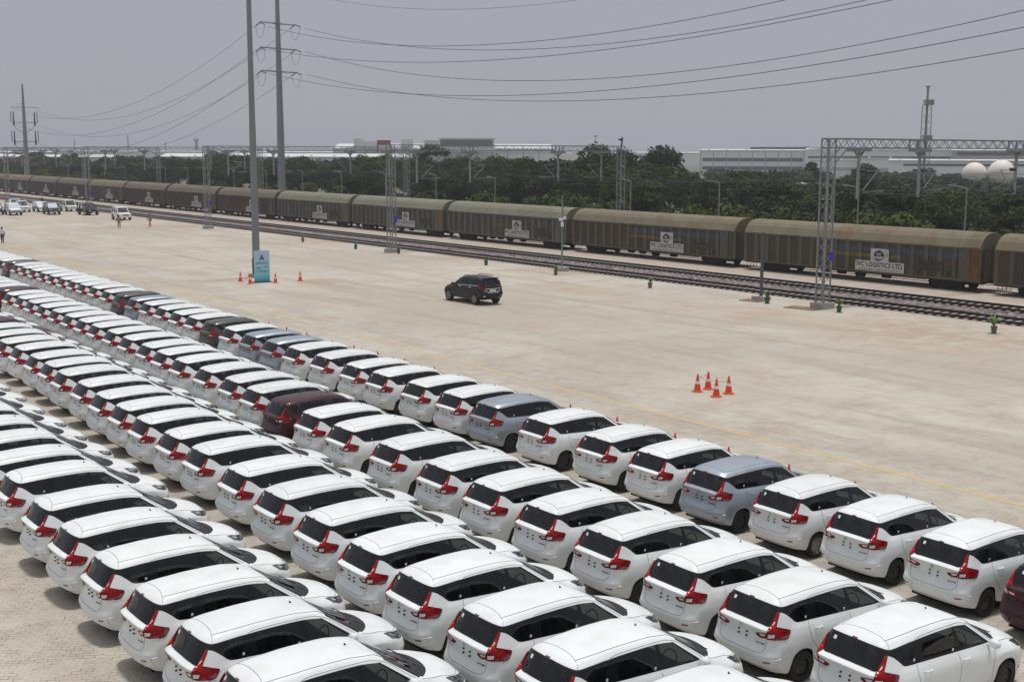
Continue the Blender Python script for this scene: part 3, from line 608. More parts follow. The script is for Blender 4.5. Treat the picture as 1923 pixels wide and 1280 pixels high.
# ------------------------------------------------------------------ parked cars in rows
ONES = "first second third fourth fifth sixth seventh eighth ninth tenth eleventh twelfth thirteenth fourteenth fifteenth sixteenth seventeenth eighteenth nineteenth".split()
def nth(k):
    if k < 20: return ONES[k - 1]
    t = {2: ("twentieth", "twenty"), 3: ("thirtieth", "thirty"), 4: ("fortieth", "forty"), 5: ("fiftieth", "fifty")}[k // 10]
    return t[0] if k % 10 == 0 else t[1] + "-" + ONES[k % 10 - 1]
ROWS = {
 'A': [(22.25,12.75,-1.0,'m'),(22.3,15.13,-1.2),(22.33,17.47,-.5),(22.4,19.83,-.7,'alloy'),(22.37,22.3,-.6,'s'),(22.51,24.65,0),(22.53,27.01,-.3),(22.57,29.92,-.5),(22.64,32.82,.1,'s'),(22.66,34.94,.6),(22.67,37.29,.7),(22.65,39.87,.1),(22.68,42.0,.5),(22.74,44.68,.5),(22.75,47.28,-.2),(22.74,49.47,0,'s'),(22.78,51.82,.3,'s'),(22.85,54.3,.1),(22.92,56.82,0,'g'),(22.99,59.15,.6),(22.99,61.27,0),(23.07,63.68,0),(23.12,66.02,0),(23.18,68.48,0,'s'),(23.24,70.91,0,'g'),(23.29,73.29,0),(23.38,75.9,0),(23.35,78.1,0),(23.41,80.32,0),(23.38,82.45,0),(23.4,84.87,0),(23.46,87.24,0),(23.5,89.73,0),(23.5,92.08,0),(23.56,94.5,0),(23.62,97.01,0,'g'),(23.66,99.2,0)],
 'B': [(16.47,12.82,-1.4),(16.52,15.25,-1.6),(16.59,17.47,-1.0),(16.7,19.9,-.6),(16.78,22.25,-.4),(16.87,24.63,0),(16.95,26.99,-.2),(17.06,29.73,.2),(17.11,32.57,0),(17.19,34.85,0),(17.22,37.28,0,'m'),(17.42,39.69,0),(17.57,41.95,0),(17.62,44.5,0),(17.63,47.08,0),(17.75,49.44,0),(17.87,51.62,0),(17.94,54.22,0),(18.04,56.64,0),(18.06,59.05,0),(18.1,61.21,0),(18.13,63.51,0),(18.13,65.82,0),(18.15,68.25,0),(18.2,70.66,0),(18.25,73.0,0),(18.2,75.3,0),(18.23,77.7,0,'m')],
 'C': [(11.5,12.9,-.5),(11.65,15.28,-.5),(11.75,17.5,.3),(11.84,19.91,.5),(11.96,22.15,.8),(12.1,24.56,.2),(12.23,27.07,0),(12.36,29.61,0),(12.46,32.38,0),(12.52,34.67,0),(12.54,37.16,0),(12.67,39.47,0),(12.75,41.79,0),(12.91,44.34,0),(12.97,47.01,0),(13.11,49.26,0),(13.16,51.52,0),(13.23,54.15,0),(13.18,56.44,0),(13.25,58.85,0),(13.3,61.3,0),(13.35,63.7,0,'m')],
 'D': [(7.05,15.1,0),(7.11,17.48,-.1),(7.24,19.79,.2),(7.22,22.07,.3),(7.21,24.5,.6),(7.25,26.99,1.2),(7.32,29.47,.1),(7.4,32.39,0),(7.41,34.61,0),(7.46,37.08,0),(7.46,39.45,0),(7.51,41.81,0),(7.5,44.29,0),(7.58,46.89,0),(7.61,49.27,0)]}
for k, s0, n in (('A', 23.68, 11), ('B', 18.3, 8), ('C', 13.4, 3)):
    t = ROWS[k][-1][1]
    for i in range(n): t += 2.42; ROWS[k].append((s0 + .02 * i, t, 0))
ROWS['D'] += [(7.65, 51.7, 0)]
NAMES = {'A': "in the row beside the yellow line", 'B': "in the second row from yellow line", 'C': "in the third row from yellow line", 'D': "in the row nearest the lower left"}
COLS = {None: (WHITE, "white"), 's': (SILVER, "silver"), 'm': (MAROON, "maroon"), 'g': (GREY, "dark grey"), 'alloy': (WHITE, "white")}
proto = make_mpv(); index_kids()
def set_wheels(o, me, me_rim):
    for ch in [c for c in bpy.data.objects if c.parent == o and c.name.startswith("wheel")]:
        pass
first = True
alloy_rim = None
rng = random.Random(5)
for rk, lst in ROWS.items():
    for i, e in enumerate(lst):
        c = None if first else copy_tree(proto)
        CARS = globals().setdefault('CARS', [])
        CARS.append((c, rk, i, e)); first = False
CARS[0] = (proto, *CARS[0][1:])
index_kids()
for c, rk, i, e in CARS:
    kind = e[3] if len(e) > 3 else None
    c.location = (e[0], e[1], 0); c.rotation_euler = (0, 0, R(e[2]))
    col, word = COLS[kind]; jt = rng.uniform(.95, 1.02); paint(c, (col[0] * jt, col[1] * jt, col[2] * jt * rng.uniform(.985, 1.01), col[3]))
    tag(c, f"{word} {'alloy-wheeled ' if kind == 'alloy' else ''}people carrier, {nth(i + 1)} from the right {NAMES[rk]}", "car", "people carriers parked in rows")
    if kind == 'alloy':
        for w in [k for k in KIDS.get(c.name, ()) if k.name.startswith("wheel")]:
            for rm in KIDS.get(w.name, ()): 
                if alloy_rim is None:
                    mb = MB(); mb.lathe([(.17, 0), (.001, 0)], 20, (0, 0, 0), 'y')
                    for sg in (-1, 1):
                        yo = sg * .095; mb.lathe([(.204, yo * .8), (.20, yo * .9), (.186, yo * .8), (.18, yo * -.3)], 28, (0, 0, 0), 'y')
                        for k in range(8):
                            for da in (-.12, .12):
                                a = k * math.pi / 4 + da; mb.bar((math.cos(a - da) * .03, yo * .7, math.sin(a - da) * .03), (math.cos(a) * .19, yo * .8, math.sin(a) * .19), .018, .02, (0, 1, 0))
                    tmp = mb.build("rim", M['alloy']); alloy_rim = tmp.data; bpy.data.objects.remove(tmp)
                rm.data = alloy_rim
# ------------------------------------------------------------------ goods train
def wagon_mats():
    def side(name, c1, c2, rust, stripe=0.0):
        m, n, l, p = nodes(name); p.inputs['Roughness'].default_value = .75
        tc = n.new('ShaderNodeTexCoord'); t = n.new('ShaderNodeTexNoise'); t.inputs['Scale'].default_value = .8; t.inputs['Detail'].default_value = 8; t.inputs['Roughness'].default_value = .7
        ge = n.new('ShaderNodeNewGeometry'); mp = n.new('ShaderNodeMapping'); mp.inputs['Scale'].default_value = (1, 1, .35); l.new(ge.outputs['Position'], mp.inputs[0]); l.new(mp.outputs[0], t.inputs['Vector'])
        r = n.new('ShaderNodeMapRange'); r.inputs[1].default_value = .38; r.inputs[2].default_value = .66; l.new(t.outputs[0], r.inputs[0])
        x = n.new('ShaderNodeMix'); x.data_type = 'RGBA'; x.inputs[6].default_value = (*c1, 1); x.inputs[7].default_value = (*c2, 1); l.new(r.outputs[0], x.inputs[0])
        t2 = n.new('ShaderNodeTexNoise'); t2.inputs['Scale'].default_value = .35; t2.inputs['Detail'].default_value = 9; t2.inputs['Roughness'].default_value = .75; l.new(ge.outputs['Position'], t2.inputs['Vector'])
        r2 = n.new('ShaderNodeMapRange'); r2.inputs[1].default_value = .52; r2.inputs[2].default_value = .66; r2.inputs[4].default_value = rust; l.new(t2.outputs[0], r2.inputs[0])
        y = n.new('ShaderNodeMix'); y.data_type = 'RGBA'; l.new(x.outputs[2], y.inputs[6]); y.inputs[7].default_value = (.15, .062, .028, 1); l.new(r2.outputs[0], y.inputs[0])
        last = y.outputs[2]
        # dust gathered towards the sill
        sx = n.new('ShaderNodeSeparateXYZ'); l.new(tc.outputs['Object'], sx.inputs[0])
        def band(z0, z1, col, amt, last, y0=None, y1=None):
            a = n.new('ShaderNodeMath'); a.operation = 'GREATER_THAN'; a.inputs[1].default_value = z0; l.new(sx.outputs[2], a.inputs[0])
            b = n.new('ShaderNodeMath'); b.operation = 'LESS_THAN'; b.inputs[1].default_value = z1; l.new(sx.outputs[2], b.inputs[0])
            c = n.new('ShaderNodeMath'); c.operation = 'MULTIPLY'; l.new(a.outputs[0], c.inputs[0]); l.new(b.outputs[0], c.inputs[1]); o = c.outputs[0]
            for v, op in ((y0, 'GREATER_THAN'), (y1, 'LESS_THAN')):
                d = n.new('ShaderNodeMath'); d.operation = op; d.inputs[1].default_value = v; l.new(sx.outputs[1], d.inputs[0]); e = n.new('ShaderNodeMath'); e.operation = 'MULTIPLY'; l.new(o, e.inputs[0]); l.new(d.outputs[0], e.inputs[1]); o = e.outputs[0]
            f = n.new('ShaderNodeMath'); f.operation = 'MULTIPLY'; f.inputs[1].default_value = amt; l.new(o, f.inputs[0])
            x = n.new('ShaderNodeMix'); x.data_type = 'RGBA'; l.new(f.outputs[0], x.inputs[0]); l.new(last, x.inputs[6]); x.inputs[7].default_value = (*col, 1); return x.outputs[2]
        if stripe:
            last = band(2.35, 2.75, (.06, .11, .17), stripe, last, 1.2, 13.5); last = band(1.95, 2.2, (.26, .19, .03), stripe * .9, last, 6.5, 13.5)
        l.new(last, p.inputs['Base Color']); return m
    return side
_ws = wagon_mats()
def brighten(c, k): return tuple(x * k for x in c)
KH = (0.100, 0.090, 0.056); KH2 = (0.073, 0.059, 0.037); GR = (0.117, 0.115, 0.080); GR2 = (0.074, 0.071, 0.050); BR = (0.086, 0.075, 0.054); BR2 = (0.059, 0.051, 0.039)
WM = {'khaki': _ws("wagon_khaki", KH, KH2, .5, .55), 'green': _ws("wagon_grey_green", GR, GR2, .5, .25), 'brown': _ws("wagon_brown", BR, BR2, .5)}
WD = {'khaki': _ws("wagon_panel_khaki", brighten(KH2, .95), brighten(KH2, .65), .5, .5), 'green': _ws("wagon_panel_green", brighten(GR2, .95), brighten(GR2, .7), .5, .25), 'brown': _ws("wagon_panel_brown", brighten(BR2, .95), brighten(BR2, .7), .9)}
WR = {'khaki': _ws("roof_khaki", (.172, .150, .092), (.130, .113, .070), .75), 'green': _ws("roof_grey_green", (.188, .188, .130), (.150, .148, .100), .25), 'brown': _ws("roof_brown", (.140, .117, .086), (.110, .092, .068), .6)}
M['rust'] = mat("rusty_panel", (.17, .070, .028), .8, nz=(1.5, .6, (.07, .03, .018))); M['ochre'] = mat("ochre_panel", (.20, .115, .03), .8, nz=(1.5, .6, (.10, .05, .02)))
M['undergear'] = mat("oily_undergear", (.014, .012, .011), .8); M['board'] = mat("white_board", (.56, .55, .53), .7, nz=(2, .25, (.40, .38, .36))); M['inkfade'] = mat("faded_lettering", (.20, .20, .20), .7); M['ink'] = mat("black_lettering", (.012, .012, .016), .6)
def make_wagon(tone, L=22.1, endm='rust', name="goods_wagon"):
    """origin at the -y end on the ground, side wall at x=0 (facing -x), train width 3.2"""
    root = empty(name); W = 3.2; zb, ze, zt = .78, 3.18, 4.25
    prof = [(0, ze), (.10, 3.42), (.30, 3.75), (.62, 4.03), (1.05, 4.20), (1.6, zt), (2.15, 4.20), (2.58, 4.03), (2.9, 3.75), (3.1, 3.42), (3.2, ze)]
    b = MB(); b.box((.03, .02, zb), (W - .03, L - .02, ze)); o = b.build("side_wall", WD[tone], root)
    f = MB(); n = 17; step = (L - 2.2) / n
    for k in range(n + 1):
        y = 2.0 + k * step
        for x0, x1 in ((-.05, .03), (W - .03, W + .05)): f.box((x0, y - .17, zb + .12), (x1, y + .17, ze - .12))
    for x0, x1 in ((-.055, .035), (W - .035, W + .055)):
        f.box((x0, 0.03, zb - .02), (x1, L - .03, zb + .12)); f.box((x0, .03, ze - .13), (x1, L - .03, ze))
        f.box((x0 + .01, .75, zb + .12), (x1 - .01, 1.65, ze - .13)); f.box((x0, L - .35, zb), (x1, L - .02, ze))
    for k in range(n):                                   # slotted upper panels with their dark openings between posts
        y = 2.0 + (k + .5) * step
        for dy in (-.33, -.11, .11, .33): f.box((-.015, y + dy - .03, .95), (.035, y + dy + .03, 2.95))
        f.box((-.015, y - step / 2 + .17, 1.86), (.035, y + step / 2 - .17, 1.92))
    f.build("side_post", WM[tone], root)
    r = MB(); N = int(L / .17); vs = []; fs = []; P = len(prof)
    for k in range(N + 1):                               # corrugated roof
        y = k * L / N; h = .022 if k % 2 else 0
        for x, z in prof:
            nx, nz = (x - 1.6) / 1.6, (z - ze) / 1.07 + .25; m_ = math.hypot(nx, nz); vs.append((x + nx / m_ * h - (.04 if x < .01 else 0) + (.04 if x > 3.19 else 0), y, z + nz / m_ * h))
    for k in range(N):
        for i in range(P - 1): fs.append((k * P + i, k * P + i + 1, (k + 1) * P + i + 1, (k + 1) * P + i))
    r.add(vs, fs); ro = r.build("roof", WR[tone], root)
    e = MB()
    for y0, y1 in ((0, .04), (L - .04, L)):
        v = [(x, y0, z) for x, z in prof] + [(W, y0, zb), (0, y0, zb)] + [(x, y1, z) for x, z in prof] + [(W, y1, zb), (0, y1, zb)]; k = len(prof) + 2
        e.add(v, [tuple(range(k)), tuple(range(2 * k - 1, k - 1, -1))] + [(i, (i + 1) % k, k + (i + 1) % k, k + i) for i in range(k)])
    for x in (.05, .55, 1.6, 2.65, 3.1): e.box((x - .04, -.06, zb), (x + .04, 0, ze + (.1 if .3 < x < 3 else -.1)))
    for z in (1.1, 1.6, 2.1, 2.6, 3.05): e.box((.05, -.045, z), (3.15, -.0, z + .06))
    e.build("end_wall", WR[tone], root)  # lighter roof colour paints in sky light that the gap between wagons lacks
    if endm:
        d = MB(); d.box((-.058, .06, zb + .1), (.0, .70, ze + .02)); d.build("end_door", M[endm], root)
    la = MB()
    for y in (-.02,):
        for x in (.12, .42): la.bar((x, -.09, .5), (x, -.09, 3.0), .03)
        for k in range(9): la.bar((.12, -.09, .6 + k * .3), (.42, -.09, .6 + k * .3), .025)
    la.build("ladder", M['undergear'], root)
    u = MB(); u.box((.25, .1, .62), (2.95, L - .1, .80)); u.box((.05, .05, .66), (.25, L - .05, .78))
    for y in (8.2, 10.6, 12.4, 14.0): u.tube([(.7, y - .35, .52), (.7, y + .35, .52)], .17 if y != 10.6 else .24, 10)
    u.tube([(.5, 4, .45), (.5, L - 4, .45)], .03, 5); u.tube([(.3, 4.5, .58), (.3, L - 4.5, .58)], .02, 5)
    u.box((1.35, -.62, .62), (1.85, .1, .92)); u.box((1.45, L - .1, .66), (1.75, L + .55, .88))
    for y0, sg in ((.15, 1), (L - .15, -1)):
        for k in range(3): u.tube(cr([(.25, y0 + sg * (k * .33 + .1), .66), (.22, y0 + sg * (k * .33 + .1), .36), (.22, y0 + sg * (k * .33 + .26), .24), (.22, y0 + sg * (k * .33 + .4), .36), (.25, y0 + sg * (k * .33 + .4), .66)], 3), .022, 4)
    u.build("underframe", M['undergear'], root)
    for yc in (3.0, L - 3.0):
        g = MB()
        for x in (.42, 2.78):
            v = [(x, yc - 1.45, .52), (x, yc - 1.2, .62), (x, yc - .5, .66), (x, yc + .5, .66), (x, yc + 1.2, .62), (x, yc + 1.45, .52), (x, yc + 1.2, .36), (x, yc + .45, .20), (x, yc - .45, .20), (x, yc - 1.2, .36)]
            w = [(a + .12, b_, c) for a, b_, c in v]; q = len(v); g.add(v + w, [tuple(range(q)), tuple(range(2 * q - 1, q - 1, -1))] + [(i, (i + 1) % q, q + (i + 1) % q, q + i) for i in range(q)])
        g.box((.5, yc - .25, .35), (2.7, yc + .25, .62)); bo = g.build("bogie", M['undergear'], root)
        for dy in (-1.0, 1.0):
            w = MB()
            for x in (.60, 2.44): w.lathe([(.001, x), (.43, x), (.46, x + .02), (.46, x + .12), (.001, x + .12)], 18, (0, 0, 0), 'x')
            w.tube([(.6, 0, 0), (2.5, 0, 0)], .08, 8); wo = w.build("wheelset", M['undergear'], bo, True); wo.location = (0, yc + dy, .46)
    # name board (reads towards -y, seen from -x)
    yb = 8.35; s = MB()
    sg = MB(); sg.box((-.075, yb - 2.2, .90), (-.055, yb + 2.2, 1.66)); sg.box((-.075, yb - .82, 1.66), (-.055, yb + .82, 2.62))
    bd = sg.build("name_board", M['board'], root)
    rot = (R(90), 0, R(-90))
    text_mesh("lettering", "IVC LOGISTICS LTD.", .50, M['ink'], bd, (-.080, yb - .02, 1.37), rot, .004, .95, .010)
    strokes("small_lettering", bd, M['inkfade'], [(0, .97, 3.9, .12)], (-.080, yb, 0), (0, -1, 0), 4)
    lg = MB(); lg.add([(-.082, yb + .48 * math.cos(a * math.pi / 12) + .05, 2.02 + .48 * math.sin(a * math.pi / 12)) for a in range(13)], [tuple(range(13))])
    lg.add([(-.082, yb + .05 + y_, z_) for y_, z_ in ((.45, 1.86), (.30, 1.74), (.05, 1.68), (-.2, 1.74), (-.4, 1.86), (-.05, 1.80))], [(0, 1, 2, 3, 4, 5)])
    arc = cr([(-.083, yb + .70, 1.88), (-.083, yb + .2, 1.84), (-.083, yb - .35, 1.93), (-.083, yb - .72, 2.16), (-.083, yb - .62, 2.26), (-.083, yb - .42, 2.2)], 5)
    for a_, b_ in zip(arc, arc[1:]): lg.bar(a_, b_, .012, .05, (1, 0, 0))
    lg.build("logo", M['ink'], bd); text_mesh("logo_lettering", "IVC", .34, M['board'], bd, (-.084, yb + .05, 2.18), rot, .002, .9, .008)
    c = MB(); c.box((-.062, 2.9, 1.28), (-.052, 5.15, 2.02)); cb = c.build("code_panel", WD['brown'], root)
    text_mesh("lettering", "BCACBM-B", .40, M['ink'], cb, (-.068, 4.0, 1.83), rot, .004, .92, .006); strokes("lettering", cb, M['ink'], [(0, 1.38, 1.5, .18)], (-.068, 4.0, 0), (0, -1, 0), 8)
    t_ = MB(); t_.lathe([(.14, 0), (.14, -.02), (.09, -.02), (.09, 0)], 16, (-.06, 2.35, 1.25), 'x'); t_.build("handbrake_wheel", M['undergear'], root)
    return root
# measured -y starting points are worked out from each wagon's far (left-hand) end
WEND = [49.25, 72.85, 96.1, 118.9, 141.4, 163.5, 184.9, 206.8, 228.4, 249.6, 270.4, 291.5, 312.6, 333.7]
TONE = ['khaki', 'khaki', 'khaki', 'green', 'green', 'green', 'brown', 'brown', 'brown', 'khaki', 'brown', 'brown', 'khaki', 'brown']
ENDS = ['rust', 'rust', None, None, 'ochre', 'ochre', None, 'rust', None, None, 'ochre', None, None, None]
TW = {'khaki': "khaki rust-streaked", 'green': "pale grey-green", 'brown': "dull brown"}
protoW = {}
for i, (e, tn, en) in enumerate(zip(WEND, TONE, ENDS)):
    k = (tn, en)
    if k not in protoW: protoW[k] = w = make_wagon(tn, endm=en); index_kids()
    else: w = copy_tree(protoW[k])
    Lw = (WEND[i] - WEND[i - 1] - 1.15) if i else 22.1
    w.location = (78.0, e - Lw, 0); w.scale = (1, Lw / 22.1, 1)
    ex = {'rust': ", rusty red end door", 'ochre': ", ochre end door", None: ""}[en]
    tag(w, f"{TW[tn]} covered goods wagon{ex}, {nth(i + 1)} from the right of the train", "goods wagon", "covered goods wagons of the train")
index_kids()
# ------------------------------------------------------------------ railway gantries over the tracks
M['galv'] = mat("galvanised_steel", (.30, .31, .32), .5, metal=.55, nz=(3, .25)); M['pole'] = mat("grey_pole_paint", (.23, .255, .265), .5, metal=.3, nz=(.6, .15)); M['ins'] = mat("dark_insulator", (.03, .018, .016), .3)
M['blueplate'] = mat("blue_plate", (.03, .04, .45), .5)
def lattice(mb, x, y, z0, z1, w, step, r=.038, br=.026, w1=None):
    w1 = w1 or w
    c = lambda sx, sy, z: (x + sx * (w + (w1 - w) * (z - z0) / (z1 - z0)) / 2, y + sy * (w + (w1 - w) * (z - z0) / (z1 - z0)) / 2, z)
    for sx in (-1, 1):
        for sy in (-1, 1): mb.bar(c(sx, sy, z0), c(sx, sy, z1), r * 2)
    n = max(1, round((z1 - z0) / step))
    for k in range(n):
        a = z0 + (z1 - z0) * k / n; b = z0 + (z1 - z0) * (k + 1) / n
        for p, q in (((-1, -1), (1, -1)), ((1, -1), (1, 1)), ((1, 1), (-1, 1)), ((-1, 1), (-1, -1))):
            if k % 2: p, q = q, p
            mb.bar(c(*p, a), c(*q, b), br)
def make_gantry():
    root = empty("railway_gantry"); H = 10.5; x0, x1 = 0, 29.9
    for x in (x0, x1):
        m = MB(); lattice(m, x, 0, .3, H, .62, .62); m.build("mast", M['galv'], root)
        f = MB(); f.box((x - .55, -.55, 0), (x + .55, .55, .36)); f.build("footing", M['concrete'], root)
    b = MB(); zb = 9.95
    for sy in (-.3, .3):
        b.bar((x0 - .3, sy, H), (x1 + .3, sy, H), .09); b.bar((x0 - .3, sy, zb), (x1 + .3, sy, zb), .08)
        n = 52
        for k in range(n):
            a = x0 + (x1 - x0) * k / n; c = x0 + (x1 - x0) * (k + 1) / n
            b.bar((a, sy, zb if k % 2 else H), (c, sy, H if k % 2 else zb), .035)
        for x, d in ((x0, 1), (x1, -1)): b.bar((x + d * .3, sy, 9.0), (x + d * 1.5, sy, zb), .06)
        for x in (8.6, 9.6, 20.3, 21.3): b.bar((x, sy, zb), (x, sy, H), .09)
    for k in range(27):
        a = x0 + (x1 - x0) * k / 26
        if k < 26:
            c = x0 + (x1 - x0) * (k + 1) / 26; b.bar((a, -.3 if k % 2 else .3, H), (c, .3 if k % 2 else -.3, H), .03)
        b.bar((a, -.3, H), (a, .3, H), .03); b.bar((a, -.3, zb), (a, .3, zb), .03)
    b.build("beam", M['galv'], root)
    for x in (3.0, 9.4, 20.9, 27.0):
        d = MB(); d.box((x - .75, -.4, 9.72), (x + .75, .4, 9.9)); d.tube([(x, 0, 9.75), (x, 0, 6.75)], .11, 10); d.bar((x - .45, 0, 9.75), (x, 0, 9.3), .1); d.bar((x + .45, 0, 9.75), (x, 0, 9.3), .1)
        dr = d.build("drop_post", M['galv'], root)
        sg = 1 if x < 20 else -1
        a = MB(); a.tube([(x + sg * .15, 0, 6.95), (x + sg * 1.9, 0, 8.45)], .035, 6); a.tube([(x + sg * .15, 0, 8.5), (x + sg * 1.95, 0, 8.5)], .022, 5)
        a.tube([(x + sg * .4, 0, 7.15), (x + sg * 2.7, 0, 7.25)], .028, 6); a.tube([(x + sg * 1.6, 0, 7.0), (x + sg * 2.6, 0, 7.2)], .02, 5); a.build("bracket_arm", M['galv'], dr)
        i_ = MB(); i_.tube([(x + sg * .12, 0, 6.92), (x + sg * .5, 0, 7.25)], .09, 8); i_.tube([(x + sg * .15, 0, 8.5), (x + sg * .65, 0, 8.5)], .12, 8); i_.build("insulator", M['ins'], dr)
    p = MB(); p.box((.33, -.36, 3.2), (.36, .0, 3.2)); p.box((.05, -.40, 3.0), (.42, -.37, 3.55)); p.build("number_plate", M['blueplate'], root)
    return root
g0 = make_gantry(); index_kids()
GT = [51.3, 105.1, 151.2, 199.7, 248.8, 298, 347]
for i, t in enumerate(GT):
    g = g0 if i == 0 else copy_tree(g0); g.location = (62.3, t, 0); g.scale = (1, 1, 1.0 if i else 1.02)
    tag(g, f"grey lattice gantry spanning the tracks, {nth(i + 1)} from the right", "gantry", "railway gantries over the tracks")
b = MB(); b.tube([(0, 0, 0), (.1, 0, .5), (.15, 0, 1.0)], .09, 6); b.tube([(.15, 0, .7), (-.35, 0, .75)], .12, 6); pass
o = b.build("loudspeaker_stand", M['ins']); o.location = (92.2, 105.1, 10.5); tag(o, "dark finial on the far mast of the second gantry from the right", "mast fitting")
# overhead wires of the railway
M['wire'] = mat("overhead_wire", (.08, .08, .085), .6, metal=.5)
for k, x in enumerate((67.6, 73.9, 80.9, 86.9)):
    for z, nm in ((7.2, "lower"), (8.45, "upper")):
        w = MB(); P = []
        for a, c in zip([2.0] + GT, GT):
            for q in range(8): u = q / 8; P.append((x, a + (c - a) * u, z - (4 * u * (1 - u) * (1.0 if nm == "upper" else .05))))
        w.tube(P, .010, 4); o = w.build("contact_wire", M['wire']); tag(o, f"{nm} overhead wire above the {nth(k + 1)} track from the paved yard", "overhead wire", "overhead railway wires")
# ------------------------------------------------------------------ power line
AZ = Vector((-.034, -.9994, 0))
def power_pole(loc, top, levels, name_lbl, old=False):
    root = empty("power_pole", loc); m = MB(); m.tube([(0, 0, 0), (0, 0, top)], .70, 16, .24); m.tube([(0, 0, 12.0), (0, 0, 12.25)], .60, 16); m.build("shaft", M['pole'], root, True, 40)
    for z in levels:
        a = MB(); a.tube([(0, 0, z), (3.1, 0, z - .05)], .13, 8, .08); a.tube([(0, 0, z), (-3.1, 0, z + .1)], .13, 8, .08); a.lathe([(.42, z - .3), (.42, z + .3)], 12); a.build("crossarm", M['pole'], root)
        for sx in (-1, 1):
            i_ = MB(); x = sx * 3.05
            for d in (-1, 1): i_.tube([(x, 0, z), (x + (-.0), d * 1.7, z - .45)], .085, 6)
            i_.build("insulator_string", M['ins'], root)
            j = MB(); j.tube(cr([(x, -1.7, z - .45), (x, -.9, z - 2.0), (x, 0, z - 2.35), (x, .9, z - 2.0), (x, 1.7, z - .45)], 4), .03, 4); j.build("jumper_wire", M['wire'], root)
    tag(root, name_lbl, "power pole"); return root
LV = (30.0, 26.1, 22.5)
pB = power_pole((88.93, 184.7, 0), 41, LV, "tall grey tubular power pole with three pairs of arms behind the train")
pD = power_pole((83.0, 11.0, 0), 41, LV, "tall grey power pole standing out of view to the right, end of the wires")
pC = empty("power_pole", (95.0, 357.5, 0)); m = MB(); m.tube([(0, 0, 0), (0, 0, 28)], .85, 16, .22); m.build("shaft", M['pole'], pC, True, 40)
for k, (z, cab) in enumerate(((21.7, 0), (17.6, 1), (12.4, 1))):
    a = MB(); a.tube([(-3.4, 0, z), (3.4, 0, z)], .11, 6)
    if not cab: a.tube([(3.3, 0, z), (4.1, -.8, z - .45)], .06, 5); a.tube([(-1.9, 0, z + .9), (0, 0, z + .9)], .06, 5)
    a.build("crossarm", M['pole'], pC)
    if cab:
        for sx in (-1, 1):
            t = MB(); t.tube([(sx * 2.8, 0, z - .9), (sx * 2.8, 0, z + 2.9)], [.24, .14][0], 8, .14); t.tube([(sx * 3.5, 0, z), (sx * 3.5, 0, z + 2.9)], .10, 6); t.build("cable_terminal", M['ins'], pC)
            t = MB(); t.tube(cr([(sx * 2.7, 0, z - .9), (sx * 2.2, 0, z - 1.7), (sx * 1.2, 0, z - 2.2), (sx * .55, 0, z - 3.0)], 4), .06, 5); t.build("cable", M['ins'], pC)
tag(pC, "distant grey power pole with upright cable terminals on its lower arms, far left", "power pole")
WIR = [((92.7, 182.84, 29.38), 1.19e-3, -.19262), ((87.49, 185.39, 29.54), 1.12e-3, -.18441), ((92.75, 182.82, 25.72), 1.2e-3, -.19383), ((87.54, 185.37, 25.94), 8.7e-4, -.14045), ((92.81, 182.79, 22.17), 1.0e-3, -.16279), ((87.57, 185.35, 22.19), 9.2e-4, -.14905), ((88.84, 184.75, 35.84), 1.35e-3, -.23102)]
lab = ["top wire on the far side", "top wire on the near side", "middle wire on the far side", "middle wire on the near side", "bottom wire on the far side", "bottom wire on the near side", "thin earth wire at the very top"]
for (p, a, b_), lb in zip(WIR, lab):
    w = MB(); w.tube([Vector(p) + AZ * l + Vector((0, 0, a * l * l + b_ * l)) for l in np.linspace(0, 172, 60)], .033 if lb[0] != 't' or 'earth' not in lb else .022, 4)
    o = w.build("power_wire", M['wire']); tag(o, lb + ", hanging to the right of the tall pole", "power wire", "power wires right of the tall pole")
for (dx, z0, z1), lb in zip(((3.1, 29.6, 21.2), (-3.1, 29.6, 21.6), (3.1, 25.6, 17.3), (-3.1, 25.8, 17.6), (3.1, 22.1, 12.3), (-3.1, 22.1, 12.5)), lab):
    a = .00105; b_ = (z1 - z0 - a * 171 * 171) / 171
    w = MB(); w.tube([Vector((88.93 + dx, 184.7, 0)) - AZ * (l + 1.7) + Vector((0, 0, z0 + a * l * l + b_ * l)) for l in np.linspace(0, 171, 60)], .032, 4)
    o = w.build("power_wire", M['wire']); tag(o, lb + ", hanging to the left of the tall pole", "power wire", "power wires left of the tall pole")
# tall floodlight pole in the yard
fp = empty("floodlight_pole", (41.1, 90.3, 0)); m = MB(); m.tube([(0, 0, 0), (0, 0, 12)], .31, 14, .25); m.tube([(0, 0, 12), (0, 0, 30)], .24, 14, .13); m.build("shaft", M['pole'], fp, True, 40)
m = MB(); m.lathe([(1.1, 29.6), (1.1, 29.75), (.9, 29.75), (.9, 29.6), (1.1, 29.6)], 16)
for k in range(8): a = k * math.pi / 4; m.box((-.25, -.12, -.3), (.25, .12, .15), a, (1.2 * math.cos(a), 1.2 * math.sin(a), 29.6))
m.build("lamp_ring", M['galv'], fp); m = MB(); m.box((-.5, -.5, 0), (.5, .5, .25)); m.build("footing", M['concrete'], fp)
m = MB(); m.box((-.36, -.3, .3), (-.3, .0, 1.5)); m.build("cable_box", M['blackp'], fp)
tag(fp, "very tall tapering grey floodlight pole behind the blue notice board", "floodlight pole")
